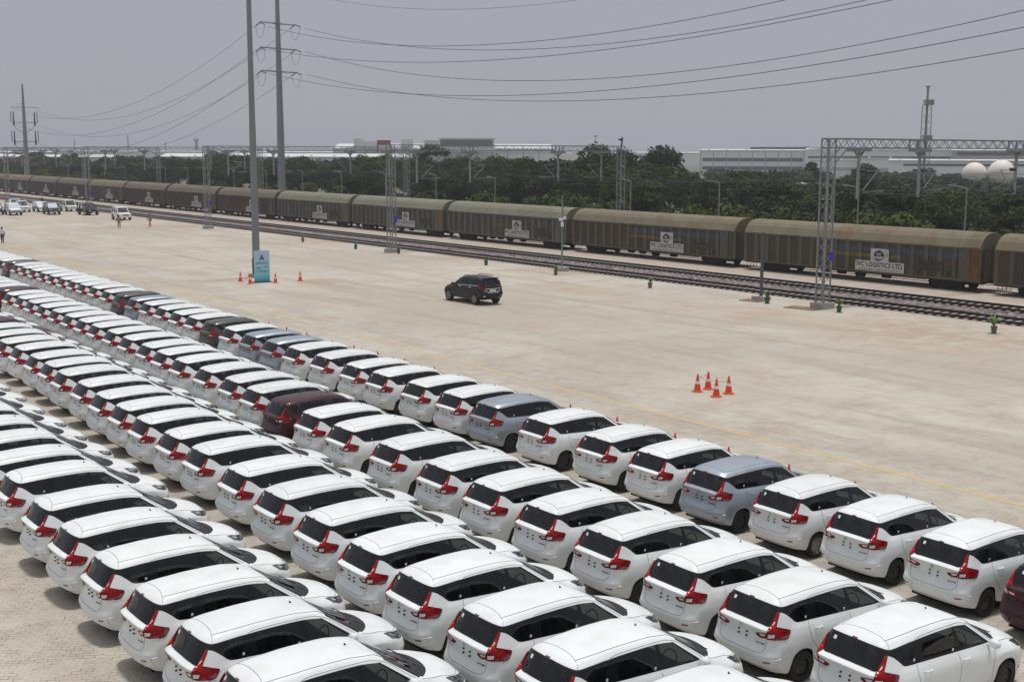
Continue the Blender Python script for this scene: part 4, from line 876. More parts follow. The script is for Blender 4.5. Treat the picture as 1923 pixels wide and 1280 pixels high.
# short posts by the tracks
M['darkpost'] = mat("dark_post_paint", (.075, .085, .085), .5)
def small_post(loc, h, r, lbl, cam_=False):
    root = empty("lineside_post", loc); m = MB(); m.tube([(0, 0, .3), (0, 0, h)], r, 10, r * .8); m.build("shaft", M['pole'] if cam_ else M['darkpost'], root, True)
    m = MB(); m.box((-.45, -.45, 0), (.45, .45, .32)); m.build("footing", M['concrete'], root)
    if cam_:
        m = MB(); m.box((-.28, -.12, 4.2), (.0, .12, 4.42)); m.box((.0, -.12, 4.3), (.34, .12, 4.5)); m.tube([(-.05, -.05, 3.7), (-.05, -.05, 4.1)], .12, 8); m.build("security_camera", M['sticker'], root)
    tag(root, lbl, "post"); return root
small_post((62.05, 56.3, 0), 4.6, .12, "stout dark grey post by the track left of the nearest gantry")
small_post((64.15, 80.4, 0), 6.25, .08, "slim grey post with white security cameras at the track edge", True)
def slab(loc, w, d, lbl):
    m = MB(); m.box((-w / 2, -d / 2, 0), (w / 2, d / 2, .05)); o = m.build("wooden_board", mat("weathered_board", (.26, .16, .09), .9, nz=(3, .4)) if 'wb' not in M else M['wb']); o.location = loc; o.rotation_euler = (0, 0, R(12)); tag(o, lbl, "board")
slab((61.6, 56.6, 0), 1.2, 1.5, "brown board lying at the foot of the stout grey post"); slab((61.2, 51.9, 0), 1.2, 2.2, "brown board lying beside the nearest gantry footing")
# street lamps behind the train
def make_lamp():
    root = empty("street_lamp"); m = MB(); m.tube([(0, 0, 0), (0, 0, 7.0)], .075, 8, .055); m.build("shaft", M['galv'], root, True)
    m = MB(); m.tube([(0, 0, 6.95), (0, 1.25, 7.15)], .045, 6); m.box((-.09, 1.2, 7.08), (.09, 1.75, 7.2)); m.build("lamp_arm", M['galv'], root); return root
l0 = make_lamp(); index_kids()
for i, (t, z) in enumerate(((58.4, 7.12), (69.0, 6.9), (71.9, 6.98), (85.7, 6.95), (98.7, 6.85), (123.9, 6.7), (136.9, 6.8), (149.9, 6.8), (162.7, 6.83), (175.4, 6.84), (188.5, 6.8), (201.5, 6.75), (222.4, 6.7), (233.8, 6.7), (257, 6.6), (270, 6.6), (283, 6.6), (296, 6.6))):
    l = l0 if i == 0 else copy_tree(l0); l.location = (88, t, 0); l.scale = (1, 1, z / 7.0)
    if i == 5: l.rotation_euler = (0, R(2.5), 0)
    tag(l, f"slim grey street lamp showing above the train, {nth(i + 1)} from the right", "street lamp", "street lamps behind the train")
# ------------------------------------------------------------------ potted plants, cones, notice board
M['leaf_pot'] = mat("pot_leaf", (.09, .17, .02), .6, nz=(9, .5, (.20, .22, .03))); M['pot_green'] = mat("green_pot", (.012, .10, .035), .5); M['pot_grey'] = mat("grey_pot", (.12, .125, .12), .7)
def make_pot(green, seed, h=1.0):
    rg = random.Random(seed); root = empty("potted_plant"); m = MB(); m.lathe([(.001, 0), (.17, 0), (.24, .50), (.27, .50), (.27, .55), (.23, .55), (.21, .48), (.001, .48)], 14)
    m.build("pot", M['pot_green' if green else 'pot_grey'], root, True, 40); l = MB()
    for k in range(34):
        a = rg.uniform(0, 6.28); L = rg.uniform(.35, .75) * h; up_ = rg.uniform(.5, 1.0); w = rg.uniform(.05, .09)
        p0 = Vector((0, 0, .5 + rg.uniform(0, .25 * h))); d = Vector((math.cos(a) * (1 - up_ * .6), math.sin(a) * (1 - up_ * .6), up_)).normalized()
        p1 = p0 + d * L * .6; p2 = p0 + d * L + Vector((d.x, d.y, -.3)) * L * .35; s = d.cross(Vector((0, 0, 1))).normalized() * w if abs(d.z) < .99 else Vector((w, 0, 0))
        l.add([p0 - s * .3, p0 + s * .3, p1 + s, p1 - s, p2], [(0, 1, 2, 3), (3, 2, 4)])
    l.build("foliage", M['leaf_pot'], root); return root
POTS = [(61.24,38.45,0,"grey",1.2),(61.49,49.31,1,"green",1.0),(61.26,55.04,1,"green",.9),(61.31,66.45,0,"grey",.8),(61.48,77.85,0,"grey",.9),(61.92,88.3,1,"green",.9),(62.0,103.3,1,"green",.7),(61.35,110.7,1,"green",.7),(61.53,122.9,0,"grey",.6)]
for i, (s, t, g, w, h) in enumerate(POTS):
    p = make_pot(g, i, h); p.location = (s, t, 0); p.scale = (.72, .72, .72); tag(p, f"{w} pot with a leafy plant at the track edge, {nth(i + 1)} potted plant from the right", "potted plant", "potted plants along the track")
M['orange'] = mat("cone_orange", (.78, .075, .012), .45, nz=(7, .2)); M['cwhite'] = mat("cone_reflective_white", (.72, .72, .72), .5); M['corange_base'] = mat("cone_base_orange", (.55, .07, .02), .6)
def make_cone():
    root = empty("traffic_cone"); m = MB(); pr = [(.135, .05), (.105, .26), (.085, .38)]
    m.lathe([(.150, .04), (.107, .34)], 20); m.lathe([(.085, .46), (.03, .72), (.028, .76), (.001, .765)], 20); m.build("cone_body", M['orange'], root, True, 50)
    m = MB(); m.lathe([(.107, .34), (.088, .46)], 20); m.build("reflective_band", M['cwhite'], root, True)
    m = MB(); m.add([(x * math.cos(a) , x * math.sin(a), z) for z, x in ((0, .24), (.035, .235)) for a in [k * math.pi / 4 + math.pi / 8 for k in range(8)]], [tuple(range(7, -1, -1)), tuple(range(8, 16))] + [(i, (i + 1) % 8, 8 + (i + 1) % 8, 8 + i) for i in range(8)])
    m.lathe([(.18, .035), (.15, .06)], 16); m.build("base", M['corange_base'], root); return root
c0 = make_cone(); index_kids()
CL = [((s, t), f"orange cone just beyond the back row of cars, {nth(i + 1)} from the right", "cones in front of the back row") for i, (s, t) in enumerate([(27.75, 18.9), (27.84, 21.5), (27.81, 23.9), (27.95, 26.5), (27.92, 28.9), (28.04, 31.95), (28.07, 34.6), (28.15, 39.2), (28.26, 44.2), (28.34, 46.8), (28.4, 49.3), (28.36, 51.5), (28.3, 53.6), (28.49, 56.7), (28.57, 59.2), (28.61, 61.5), (28.2, 64.2), (28.3, 67), (28.3, 70), (28.3, 72.6), (28.35, 75.2), (28.4, 78), (28.4, 80.7), (28.5, 83.5), (28.5, 86.2), (28.5, 89), (28.6, 92), (28.6, 95)])]
CL += [((35.95, 35.95), "left cone of the four standing together on the open yard", "four cones on the open yard"), ((36.69, 36.07), "rear cone of the four standing together on the open yard", "four cones on the open yard"), ((35.8, 34.72), "front cone of the four standing together on the open yard", "four cones on the open yard"), ((36.66, 34.86), "right cone of the four standing together on the open yard", "four cones on the open yard")]
CL += [((38.61, 87.79), "orange cone farthest left of the blue notice board", "cones around the notice board"), ((38.55, 85.9), "orange cone touching the left edge of the blue notice board", "cones around the notice board"), ((40.39, 85.4), "orange cone just right of the blue notice board", "cones around the notice board"), ((42.5, 85.49), "orange cone on the ring of red soil right of the notice board", "cones around the notice board")]
for i, ((s, t), lb, gp) in enumerate(CL):
    c = c0 if i == 0 else copy_tree(c0); c.location = (s, t, 0); c.rotation_euler = (0, 0, i * 1.3); c.scale = (.85, .85, .85) if i < 28 else (1, 1, 1); tag(c, lb, "traffic cone", gp)
m = MB(); q = [(35.95, 35.95), (36.69, 36.07), (36.66, 34.86), (35.8, 34.72), (35.95, 35.95)]
for a, b_ in zip(q, q[1:]):
    for k in range(12):
        u = (k + .25) / 12; v = (k + .8) / 12; f = lambda w: (a[0] + (b_[0] - a[0]) * w, a[1] + (b_[1] - a[1]) * w, .70 - .5 * w * (1 - w)); m.bar(f(u), f(v), .012)
tag(m.build("chain", mat("dark_chain", (.30, .06, .05), .6)), "thin chain slung between the four cones on the open yard", "chain")
nb = empty("notice_board", (39.72, 86.3, 0)); W2 = .63
m = MB(); m.box((-W2, -.02, .06), (W2, .02, 2.42)); 
bm_, n_, l_, p_ = nodes("blue_gradient_print"); tc_ = n_.new('ShaderNodeTexCoord'); sx_ = n_.new('ShaderNodeSeparateXYZ'); l_.new(tc_.outputs['Object'], sx_.inputs[0]); rp = n_.new('ShaderNodeMapRange'); rp.inputs[1].default_value = .1; rp.inputs[2].default_value = 1.9; l_.new(sx_.outputs[2], rp.inputs[0])
cm = n_.new('ShaderNodeValToRGB'); cm.color_ramp.elements[0].color = (.05, .38, .52, 1); cm.color_ramp.elements[1].color = (.42, .58, .74, 1); e_ = cm.color_ramp.elements.new(.3); e_.color = (.22, .60, .64, 1); l_.new(rp.outputs[0], cm.inputs[0]); l_.new(cm.outputs[0], p_.inputs['Base Color']); p_.inputs['Roughness'].default_value = .5
m.build("printed_panel", bm_, nb)
m = MB(); m.box((-W2 - .1, -.28, 0), (W2 + .1, .28, .06)); m.box((-W2 + .1, .02, .05), (-W2 + .14, .06, 2.2)); m.box((W2 - .14, .02, .05), (W2 - .1, .06, 2.2)); m.build("stand", M['blackp'], nb)
navy = mat("dark_blue_print", (.03, .07, .22), .5); M['greyprint'] = mat("portrait_print", (.10, .11, .20), .5)
m = MB(); m.lathe([(.09, 0), (.085, .002), (.001, .002)], 12, (0, 0, 0), 'y'); m.add([(-.2, 0, -.28), (.2, 0, -.28), (.19, 0, -.14), (.08, 0, -.07), (-.08, 0, -.07), (-.19, 0, -.14)], [(0, 1, 2, 3, 4, 5)]); po = m.build("portrait", M['greyprint'], nb); po.location = (0, -.024, 2.0); po.scale = (1, 1, 1)
strokes("lettering", nb, navy, [(0, 1.50, .85, .06), (0, 1.39, 1.05, .06), (-.28, 1.10, .48, .07), (.32, 1.13, .46, .06), (-.28, 1.00, .42, .04), (.05, .86, .62, .045), (0, .78, 1.0, .04)], (0, -.026, 0), (1, 0, 0), 6, .002)
tag(nb, "pale blue notice board with portrait and lettering at the foot of the tall pole", "notice board")
# ------------------------------------------------------------------ black sport utility vehicle out on the yard
def remap_suv(P):
    def f(p):
        x, y, z = p; z2 = .40 + (z - .31) * 1.035 if z > .31 else .40 + (z - .31) * .9
        if z > 1.0: x2 = x * 1.09 - (.10 if x < 1.2 else 0) * min(1, (z - 1.0) / .4)
        else: x2 = x * 1.09
        y2 = y * 1.065 * (1.05 if z > 1.3 else 1.0); return (x2, y2, z2)
    return [[f(p) for p in r] for r in P]
def make_suv():
    root = empty("sport_utility_vehicle"); S = Shell(grid_surface(remap_suv(RINGS), 4, (6, 7)), 4); BK = M['paint']
    gl = lambda i, j: 24 <= i < 28 and (j < 48 or j >= 52) and not (i == 24 and j >= 53)
    pane = lambda i, j: gl(i, j) and (j < 7 or 22 <= j < 30 or 33 <= j < 40 or 41 <= j < 47 or j >= 53)
    rd = lambda i, j: (12 <= i < 24 and 31 <= j < 40) or (4 <= i < 12 and 36 <= j < 40); fd = lambda i, j: 4 <= i < 24 and 40 <= j < 48; tl = lambda i, j: (9 <= i < 24 and j < 10); bo = lambda i, j: 17 <= i < 23 and j >= 57
    S.part("body", lambda s, i, j: not (gl(i, j) or rd(i, j) or fd(i, j) or tl(i, j) or bo(i, j)), BK, root)
    S.part("window_trim", lambda s, i, j: gl(i, j) and not pane(i, j), M['frit'], root)
    tg = S.part("tailgate", lambda s, i, j: tl(i, j), BK, root); S.part("rear_window", lambda s, i, j: pane(i, j) and j < 7, M['glass'], tg)
    S.part("bonnet", lambda s, i, j: bo(i, j), BK, root); S.part("windscreen", lambda s, i, j: pane(i, j) and j >= 53, M['windscreen'], root)
    for q in (0, 1):
        sg = -1 if q == 0 else 1
        a = S.part("rear_door", lambda s, i, j: s == q and rd(i, j), BK, root); b = S.part("front_door", lambda s, i, j: s == q and fd(i, j), BK, root)
        S.part("door_window", lambda s, i, j: s == q and pane(i, j) and 33 <= j < 40, M['glass'], a); S.part("door_window", lambda s, i, j: s == q and pane(i, j) and 41 <= j < 47, M['glass'], b)
        S.part("quarter_window", lambda s, i, j: s == q and pane(i, j) and 22 <= j < 30, M['glass'], root)
        for d, x in ((a, 1.42), (b, 2.55)):
            h = MB(); y = .90; h.tube([(x - .12, sg * (y - .01), 1.12), (x, sg * (y + .03), 1.125), (x + .12, sg * (y - .01), 1.12)], .024, 6); h.build("door_handle", M['chrome'], d, True)
        m = MB(); m.lathe([(.001, -.12), (.08, -.06), (.09, .02), (.06, .09), (.001, .11)], 12, (3.3, sg * .98, 1.22), 'y'); m.build("wing_mirror", BK, root, True)
        Y = lambda pts: [(x, -y * sg, z) for x, y, z in pts]; v = (.74, -.66 * sg, -.06)
        S.decal("tail_lamp", [Y([(.075, -.38, 1.14), (.11, -.62, 1.165), (.22, -.80, 1.19), (.52, -.90, 1.235), (.44, -.90, 1.16), (.24, -.86, 1.05), (.11, -.66, 1.06), (.075, -.42, 1.09)])], v, M['red'], root, .015)
        r = MB(); r.tube([(.95, sg * .60, 1.80), (1.0, sg * .60, 1.85), (2.3, sg * .60, 1.85), (2.5, sg * .59, 1.79)], .022, 6); r.build("roof_rail", M['blackp'], root)
        S.decal("headlamp", [Y([(4.2, -.74, 1.0), (4.4, -.68, .97), (4.55, -.55, .95), (4.6, -.56, .86), (4.4, -.76, .88)])], (-.66, -.72 * sg, -.2), M['lampwhite'], root, .012)
        S.decal("fog_lamp", [Y([(.06, -.62, .64), (.14, -.74, .66), (.15, -.74, .60), (.07, -.62, .59)])], (.85, -.5 * sg, 0), M['lampwhite'], root, .02)
        m = MB(); m.box((.95, sg * .80 - .09, .40), (3.9, sg * .80 + .09, .47)); m.build("side_step", M['blackp'], root)
        ch = MB(); S.ribbon(ch, [(.60, -.84, 1.31), (.80, -.80, 1.235), (1.3, -.80, 1.22), (2.3, -.80, 1.18), (3.2, -.80, 1.12)], .03, .01, 6, False) if q == 0 else S.ribbon(ch, [(.60, .84, 1.31), (.80, .80, 1.235), (1.3, .80, 1.22), (2.3, .80, 1.18), (3.2, .80, 1.12)], .03, .01, 6, False)
        ch.build("chrome_strip", M['chrome'], root)
    S.decal("chrome_bar", [[(.06, .62, 1.11), (.06, -.62, 1.11), (.06, -.55, 1.065), (.06, .55, 1.065)]], (1, 0, 0), M['chrome'], tg, .03)
    S.decal("number_plate", [[(.06, .26, 1.02), (.06, -.26, 1.02), (.06, -.26, .90), (.06, .26, .90)]], (1, 0, 0), M['plate'], tg, .02)
    ch = MB(); 
    for sg in (-1, 1): S.ribbon(ch, [(.06, sg * .72, 1.0), (.06, sg * .45, .93), (.06, sg * .36, .84), (.06, 0, .84)], .045, .02, 4, False)
    ch.build("chrome_strip", M['chrome'], tg)
    m = MB(); m.add([(.95, .012, 1.76), (.95, -.012, 1.76), (1.12, 0, 1.77), (1.0, 0, 1.87)], [(0, 1, 3), (1, 2, 3), (2, 0, 3)]); m.build("antenna", M['blackp'], root)
    m = MB(); m.box((.18, -.62, 1.745), (.42, .62, 1.775)); m.build("roof_spoiler", M['blackp'], root)
    for x in (.84 * 1.09, 3.58 * 1.09):
        for sg in (-1, 1): wheel(root, x, sg * .81, .39, .25, sg, .25, M['alloy'], 6, 'alloy')
    u = MB(); u.box((.3, -.68, .36), (4.5, .68, .66)); u.box((1.35, -.82, .36), (3.45, .82, .56)); u.box((1.0, -.6, .40), (1.3, -.3, .6)); u.build("underbody", M['dark'], root)
    s = MB()
    for x, y in ((2.3, -.38), (2.3, .38), (1.5, -.35), (1.5, .35), (.8, -.3), (.8, .3)): seat_mesh(s, x, y, .78, .5)
    s.build("seats", M['seat'], root); return root
suv = make_suv(); index_kids(); paint(suv, BLACKP)
suv.location = (46.1, 64.55, 0); suv.rotation_euler = (0, 0, R(90.5)); suv.location = (45.9, 64.6, 0)
tag(suv, "black sport utility vehicle driving alone across the open yard", "car")
# ------------------------------------------------------------------ vehicles standing at the far left by the tracks
def make_boxy(tall=1.82, L=4.4, W=1.75, lights='square', hood_h=1.02, rear='wagon', stripe=None, wheel_r=.36):
    root = empty("parked_vehicle"); hw = W / 2
    def ring(x, zb, zs, zt, hb, ht): return [(x, -hb * .97, zb), (x, -hb, (zb + zs) / 2), (x, -hb * .97, zs), (x, -ht, zt), (x, ht, zt), (x, hb * .97, zs), (x, hb, (zb + zs) / 2), (x, hb * .97, zb)]
    def loft(rings, name, m, closed=True):
        b = MB(); k = len(rings[0]); b.add([p for r in rings for p in r], [(i * k + j, i * k + (j + 1) % k, (i + 1) * k + (j + 1) % k, (i + 1) * k + j) for i in range(len(rings) - 1) for j in range(k)] + [tuple(range(k)), tuple(range((len(rings) - 1) * k, len(rings) * k))[::-1]])
        return b.build(name, m, root, True, 30)
    zb, zs = .42, hood_h; b0 = L * .5
    low = [(.02, .52, zs - .1), (.08, zb, zs), (.5, zb, zs + .02), (L * .45, zb, zs + .02), (L * .72, zb, zs), (L * .80, zb, zs - .02), (L * .955, zb, zs - .08), (L - .04, zb + .04, zs - .14), (L, zb + .10, zs - .26)]
    loft([[(x, -hw * (.93 if x > L * .94 else .97), a), (x, -hw * (.95 if x > L * .94 else 1), (a + z) / 2), (x, -hw * .95, z - .07), (x, -hw * .84, z), (x, hw * .84, z), (x, hw * .95, z - .07), (x, hw * (.95 if x > L * .94 else 1), (a + z) / 2), (x, hw * (.93 if x > L * .94 else .97), a)] for x, a, z in low], "body", M['paint'])
    gx0, gx1, gx2 = (.08, .22, 0), L * .60, L * .72
    x0 = .10 if rear == 'wagon' else L * .38
    ht = hw * .82; zt = tall
    cab = [(x0, zs, hw * .93), (gx2, zs, hw * .9)]; top = [(x0 + .12, zt - .05, ht), (gx1 - .25, zt, ht), (gx1, zt - .06, ht * .97)]
    roof = MB(); roof.add([(x0 + .10, -ht, zt - .06), (gx1, -ht, zt - .06), (gx1, ht, zt - .06), (x0 + .10, ht, zt - .06), (x0 + .14, -ht * .93, zt), (gx1 - .12, -ht * .93, zt), (gx1 - .12, ht * .93, zt), (x0 + .14, ht * .93, zt)], [(0, 3, 2, 1), (4, 5, 6, 7), (0, 1, 5, 4), (1, 2, 6, 5), (2, 3, 7, 6), (3, 0, 4, 7)]); roof.build("roof", M['paint'], root)
    pil = MB(); g = MB(); xs = [x0, x0 + (gx2 - x0) * .34, x0 + (gx2 - x0) * .66, gx2] if rear == 'wagon' else [x0, x0 + (gx2 - x0) * .5, gx2]
    xt = [x0 + .12 + (gx1 - x0 - .12) * (x - x0) / (gx2 - x0) for x in xs]
    for sg in (-1, 1):
        for a, b_ in zip(xs, xt): pil.bar((a, sg * hw * .9, zs - .02), (b_, sg * ht, zt - .04), .10, .07)
        g.add([(xs[0], sg * hw * .89, zs), (xs[-1], sg * hw * .89, zs), (xt[-1], sg * ht * .985, zt - .05), (xt[0], sg * ht * .985, zt - .05)], [(0, 1, 2, 3)])
    pil.build("pillar", M['paint'], root); g.build("side_window", M['glass_dark'], root)
    w = MB(); w.add([(gx2, -hw * .86, zs), (gx2, hw * .86, zs), (xt[-1] + .01, ht * .95, zt - .06), (xt[-1] + .01, -ht * .95, zt - .06)], [(0, 1, 2, 3)]); w.build("windscreen", M['windscreen'], root)
    w = MB(); w.add([(x0 - .0, -hw * .84, zs), (x0 - .0, hw * .84, zs), (x0 + .1, ht * .92, zt - .08), (x0 + .1, -ht * .92, zt - .08)], [(0, 1, 2, 3)]); w.build("rear_window", M['glass_dark'], root)
    d = MB(); d.box((x0 + .1, -hw * .8, zs - .05), (gx2 - .1, hw * .8, zs)); 
    for x in (x0 + .3, L * .42):
        for y in (-.38, .38): seat_mesh(d, x, y, zs - .25, .48, .5)
    d.build("cabin_interior", M['seat'], root)
    gr = MB(); gr.box((L - .02, -.42, .68), (L + .02, .42, zs - .24)); gr.build("grille", M['frit'], root)
    gb = MB()
    for k in range(5): gb.box((L + .02, -.36 + k * .17, .70), (L + .03, -.32 + k * .17, zs - .26))
    gb.build("grille_bar", M['chrome'], root)
    bp = MB(); bp.box((L - .12, -hw * .96, .42), (L + .07, hw * .96, .62)); bp.box((-.08, -hw * .95, .42), (.08, hw * .95, .60)); bp.build("bumper", M['paint'] if lights != 'dark' else M['blackp'], root)
    npl = MB(); npl.box((L + .07, -.25, .47), (L + .08, .25, .58)); npl.build("number_plate", M['plate'], root)
    for sg in (-1, 1):
        h = MB(); h.box((L - .10, sg * .62 - .14, .70), (L + .015, sg * .62 + .14, .86)); h.build("headlamp", M['lampwhite'], root)
        f = MB(); f.lathe([(.001, .0), (.06, .0), (.07, -.03)], 10, (L + .08, sg * .62, .52), 'x'); f.build("fog_lamp", M['lampwhite'], root)
        t = MB(); t.box((-.02, sg * hw * .88 - .06, .75), (.05, sg * hw * .88 + .06, 1.0)); t.build("tail_lamp", M['red'], root)
        mm = MB(); mm.box((gx2 - .12, sg * (hw + .10) - .09, zs + .02), (gx2 - .02, sg * (hw + .10) + .09, zs + .18)); mm.build("wing_mirror", M['blackp'], root)
        dl = MB()
        for x in (L * .30, L * .52, L * .68): dl.box((x, sg * hw * 1.003 - .003, .5), (x + .012, sg * hw * 1.003 + .003, zs - .06))
        dl.build("door_gap", M['blackp'], root)
        if stripe: 
            s_ = MB(); s_.box((L * .2, sg * (hw + .004) - .004, .60), (L * .72, sg * (hw + .004) + .004, .82)); s_.build("side_stripe", stripe, root)
        for x in (L * .20, L * .81):
            ar = MB(); ar.lathe([(wheel_r + .07, hw * .86), (wheel_r + .07, hw + .03), (wheel_r + .0, hw + .03)], 20, (x, 0, wheel_r + .02), 'y') if sg > 0 else ar.lathe([(wheel_r + .07, -hw * .86), (wheel_r + .07, -hw - .03), (wheel_r + .0, -hw - .03)], 20, (x, 0, wheel_r + .02), 'y')
            ar.build("wheel_arch", M['dark'], root)
        for x in (L * .20, L * .81): wheel(root, x, sg * (hw - .08), wheel_r, .22, sg, wheel_r * .6, M['alloy'], 5, 'alloy')
    return root
DGREEN = (.012, .022, .018, .1); CREAM = (.72, .72, .68, 0)
def veh(x, y, rz, col, lbl, **kw):
    v = make_boxy(**kw); index_kids(); paint(v, col); L = kw.get('L', 4.4); a = R(rz)
    v.location = (x - math.cos(a) * L / 2, y - math.sin(a) * L / 2, 0); v.rotation_euler = (0, 0, a); tag(v, lbl, "car", "vehicles parked by the track far left"); return v
redstripe = mat("maroon_side_stripe", (.25, .03, .05), .4)
veh(60.1, 177.9, -92, WHITE, "boxy white jeep parked behind the two policemen", tall=1.83, L=4.2, hood_h=1.08)
veh(60.5, 194.5, -84, BLACKP, "black off-road vehicle parked alone left of the white jeep", tall=1.84, L=4.4)
veh(61.6, 208.0, -88, CREAM, "white tall vehicle with wide windscreen behind the dark green one", tall=1.88, L=4.5)
veh(56.3, 199.2, -92, DGREEN, "very dark green off-road vehicle, front one beside the red-striped white car", tall=1.85, L=4.5, hood_h=1.1)
veh(57.3, 208.6, -90, WHITE, "white car with a maroon side, half hidden by the dark green vehicle", tall=1.62, L=4.3, stripe=redstripe, wheel_r=.33)
veh(54.6, 210.0, -90, WHITE, "white pickup behind the black-fronted white vehicle", tall=1.80, L=4.9, rear='pickup')
veh(50.9, 200.6, -91, WHITE, "white off-road vehicle with black bumper in front of the pickup", tall=1.82, L=4.4, lights='dark')
veh(48.9, 203.5, -90, BLACKP, "black vehicle at the very left edge of the picture", tall=1.80, L=4.5)
veh(55.8, 219.0, -90, WHITE, "white pickup standing farthest back in the far left group", tall=1.78, L=4.9, rear='pickup')
veh(50.6, 219.5, -88, WHITE, "white vehicle behind the black one at the left edge", tall=1.75, L=4.5)
# ------------------------------------------------------------------ people
M['skin'] = mat("skin", (.16, .075, .04), .6); M['hair'] = mat("black_hair", (.006, .005, .005), .6); M['khaki'] = mat("khaki_uniform", (.25, .19, .115), .9); M['wshirt'] = mat("white_shirt", (.62, .62, .64), .9); M['black_cloth'] = mat("black_trousers", (.012, .012, .014), .9); M['shoe'] = mat("dark_shoe", (.01, .008, .006), .6); M['dark_cloth'] = mat("dark_shirt", (.03, .03, .05), .9)
def make_person(loc, rz, top, legs, label, stride=0.0, arm=0.15, cap=None, h=1.72):
    k = h / 1.72; V = []; E = []; Rr = []
    def v(x, y, z, r): V.append((x * k, y * k, z * k)); Rr.append(r * k); return len(V) - 1
    pel = v(0, 0, .95, .135); wai = v(0, 0, 1.08, .125); ch = v(0, 0, 1.28, .155); nk = v(.0, 0, 1.45, .062); hd0 = v(.01, 0, 1.53, .072); hd = v(.02, 0, 1.62, .096); ht = v(.012, 0, 1.70, .062)
    nose = None; E += [(pel, wai), (wai, ch), (ch, nk), (nk, hd0), (hd0, hd), (hd, ht)]
    for s in (-1, 1):
        st = stride * s
        hip = v(0, s * .10, .90, .105); kn = v(.02 + st * .45, s * .115, .50, .068); an = v(-.02 + st, s * .12, .10, .045); to = v(.12 + st, s * .14, .035, .038)
        E += [(pel, hip), (hip, kn), (kn, an), (an, to)]
        sh = v(0, s * .185, 1.40, .065); el = v(-.02 - st * .3, s * (.235 + arm * .3), 1.13, .046); wr = v(.06 - st * .5, s * (.23 + arm * .2), .90, .032); pa = v(.08 - st * .5, s * (.22 + arm * .2), .82, .030)
        E += [(ch, sh), (sh, el), (el, wr), (wr, pa)]
        for q, (dx, L) in enumerate(((-.028, .07), (-.010, .085), (.010, .08), (.026, .065))):
            f1 = v(.08 - st * .5 + dx, s * (.215 + arm * .2), .77, .0095); f2 = v(.09 - st * .5 + dx, s * (.20 + arm * .2), .77 - L * .8, .008); E += [(pa, f1), (f1, f2)]
        t1 = v(.115 - st * .5, s * (.205 + arm * .2), .80, .011); E.append((pa, t1))
    me = bpy.data.meshes.new("person"); me.from_pydata(V, E, []); o = bpy.data.objects.new("person", me); COL.objects.link(o)
    sk = o.modifiers.new("s", 'SKIN'); sk.use_smooth_shade = True
    for i, d in enumerate(me.skin_vertices[0].data): f_ = 1.0 if Rr[i] < .025 else 1.22; d.radius = (Rr[i] * f_ * (1.0 if Rr[i] < .12 else .80), Rr[i] * f_ * (1.0 if Rr[i] < .12 else 1.12)); d.use_root = (i == 0)
    sb = o.modifiers.new("b", 'SUBSURF'); sb.levels = 1; sb.render_levels = 1
    dg = bpy.context.evaluated_depsgraph_get(); m2 = bpy.data.meshes.new_from_object(o.evaluated_get(dg)); o.modifiers.clear(); o.data = m2; bpy.data.meshes.remove(me); m2.name = "person"
    m2.materials.clear()
    for mm in (M['skin'], top, legs, M['shoe']): m2.materials.append(mm)
    for p in m2.polygons:
        c = p.center / k; p.material_index = 3 if c.z < .085 else 0 if c.z > 1.475 or (abs(c.y) > .19 and c.z < 1.16 and c.z > .6) else 1 if c.z > .98 or abs(c.y) > .2 else 2
        p.use_smooth = True
    hb = MB(); hb.lathe([(.001, 1.745), (.06, 1.735), (.10, 1.69), (.112, 1.63), (.10, 1.585)], 14, (-.008, 0, 0)); ho = hb.build("hair" if not cap else "cap", cap or M['hair'], o, True)
    if cap: pass
    f = MB(); f.lathe([(.001, .03), (.016, .012), (.02, -.02), (.001, -.03)], 8, (.115, 0, 1.615)); 
    for s in (-1, 1): f.lathe([(.001, .03), (.014, .0), (.001, -.03)], 6, (.02, s * .098, 1.62))
    f.build("face", M['skin'], o, True)
    e = MB(); e.box((.108, -.042, 1.642), (.118, -.020, 1.654)); e.box((.108, .020, 1.642), (.118, .042, 1.654)); e.box((.106, -.025, 1.568), (.116, .025, 1.574)); e.build("eyes_and_mouth", M['hair'], o)
    bl = MB(); bl.lathe([(.142, .965), (.142, 1.0)], 14, (0, 0, 0)); bl.build("belt", M['shoe'], o)
    o.location = (*loc, 0); o.rotation_euler = (0, 0, R(rz)); tag(o, label, "person"); return o
make_person((53.13, 158.27), 60, M['khaki'], M['khaki'], "person in khaki uniform standing still in front of the white jeep", .05, .35, M['hair'])
make_person((57.5, 159.1), 200, M['khaki'], M['khaki'], "person in khaki uniform and cap walking right of the white jeep", .26, .2, M['dark_cloth'])
make_person((59.0, 191.6), -80, M['khaki'], M['khaki'], "person in khaki standing against the black off-road vehicle", .05, .1)
make_person((62.9, 228.0), -60, M['dark_cloth'], M['black_cloth'], "person in dark clothes standing by the track behind the vehicles", .04, .1)
make_person((34.1, 139.5), -120, M['wshirt'], M['black_cloth'], "person in white shirt and black trousers walking at the left edge of the yard", .16, .1)
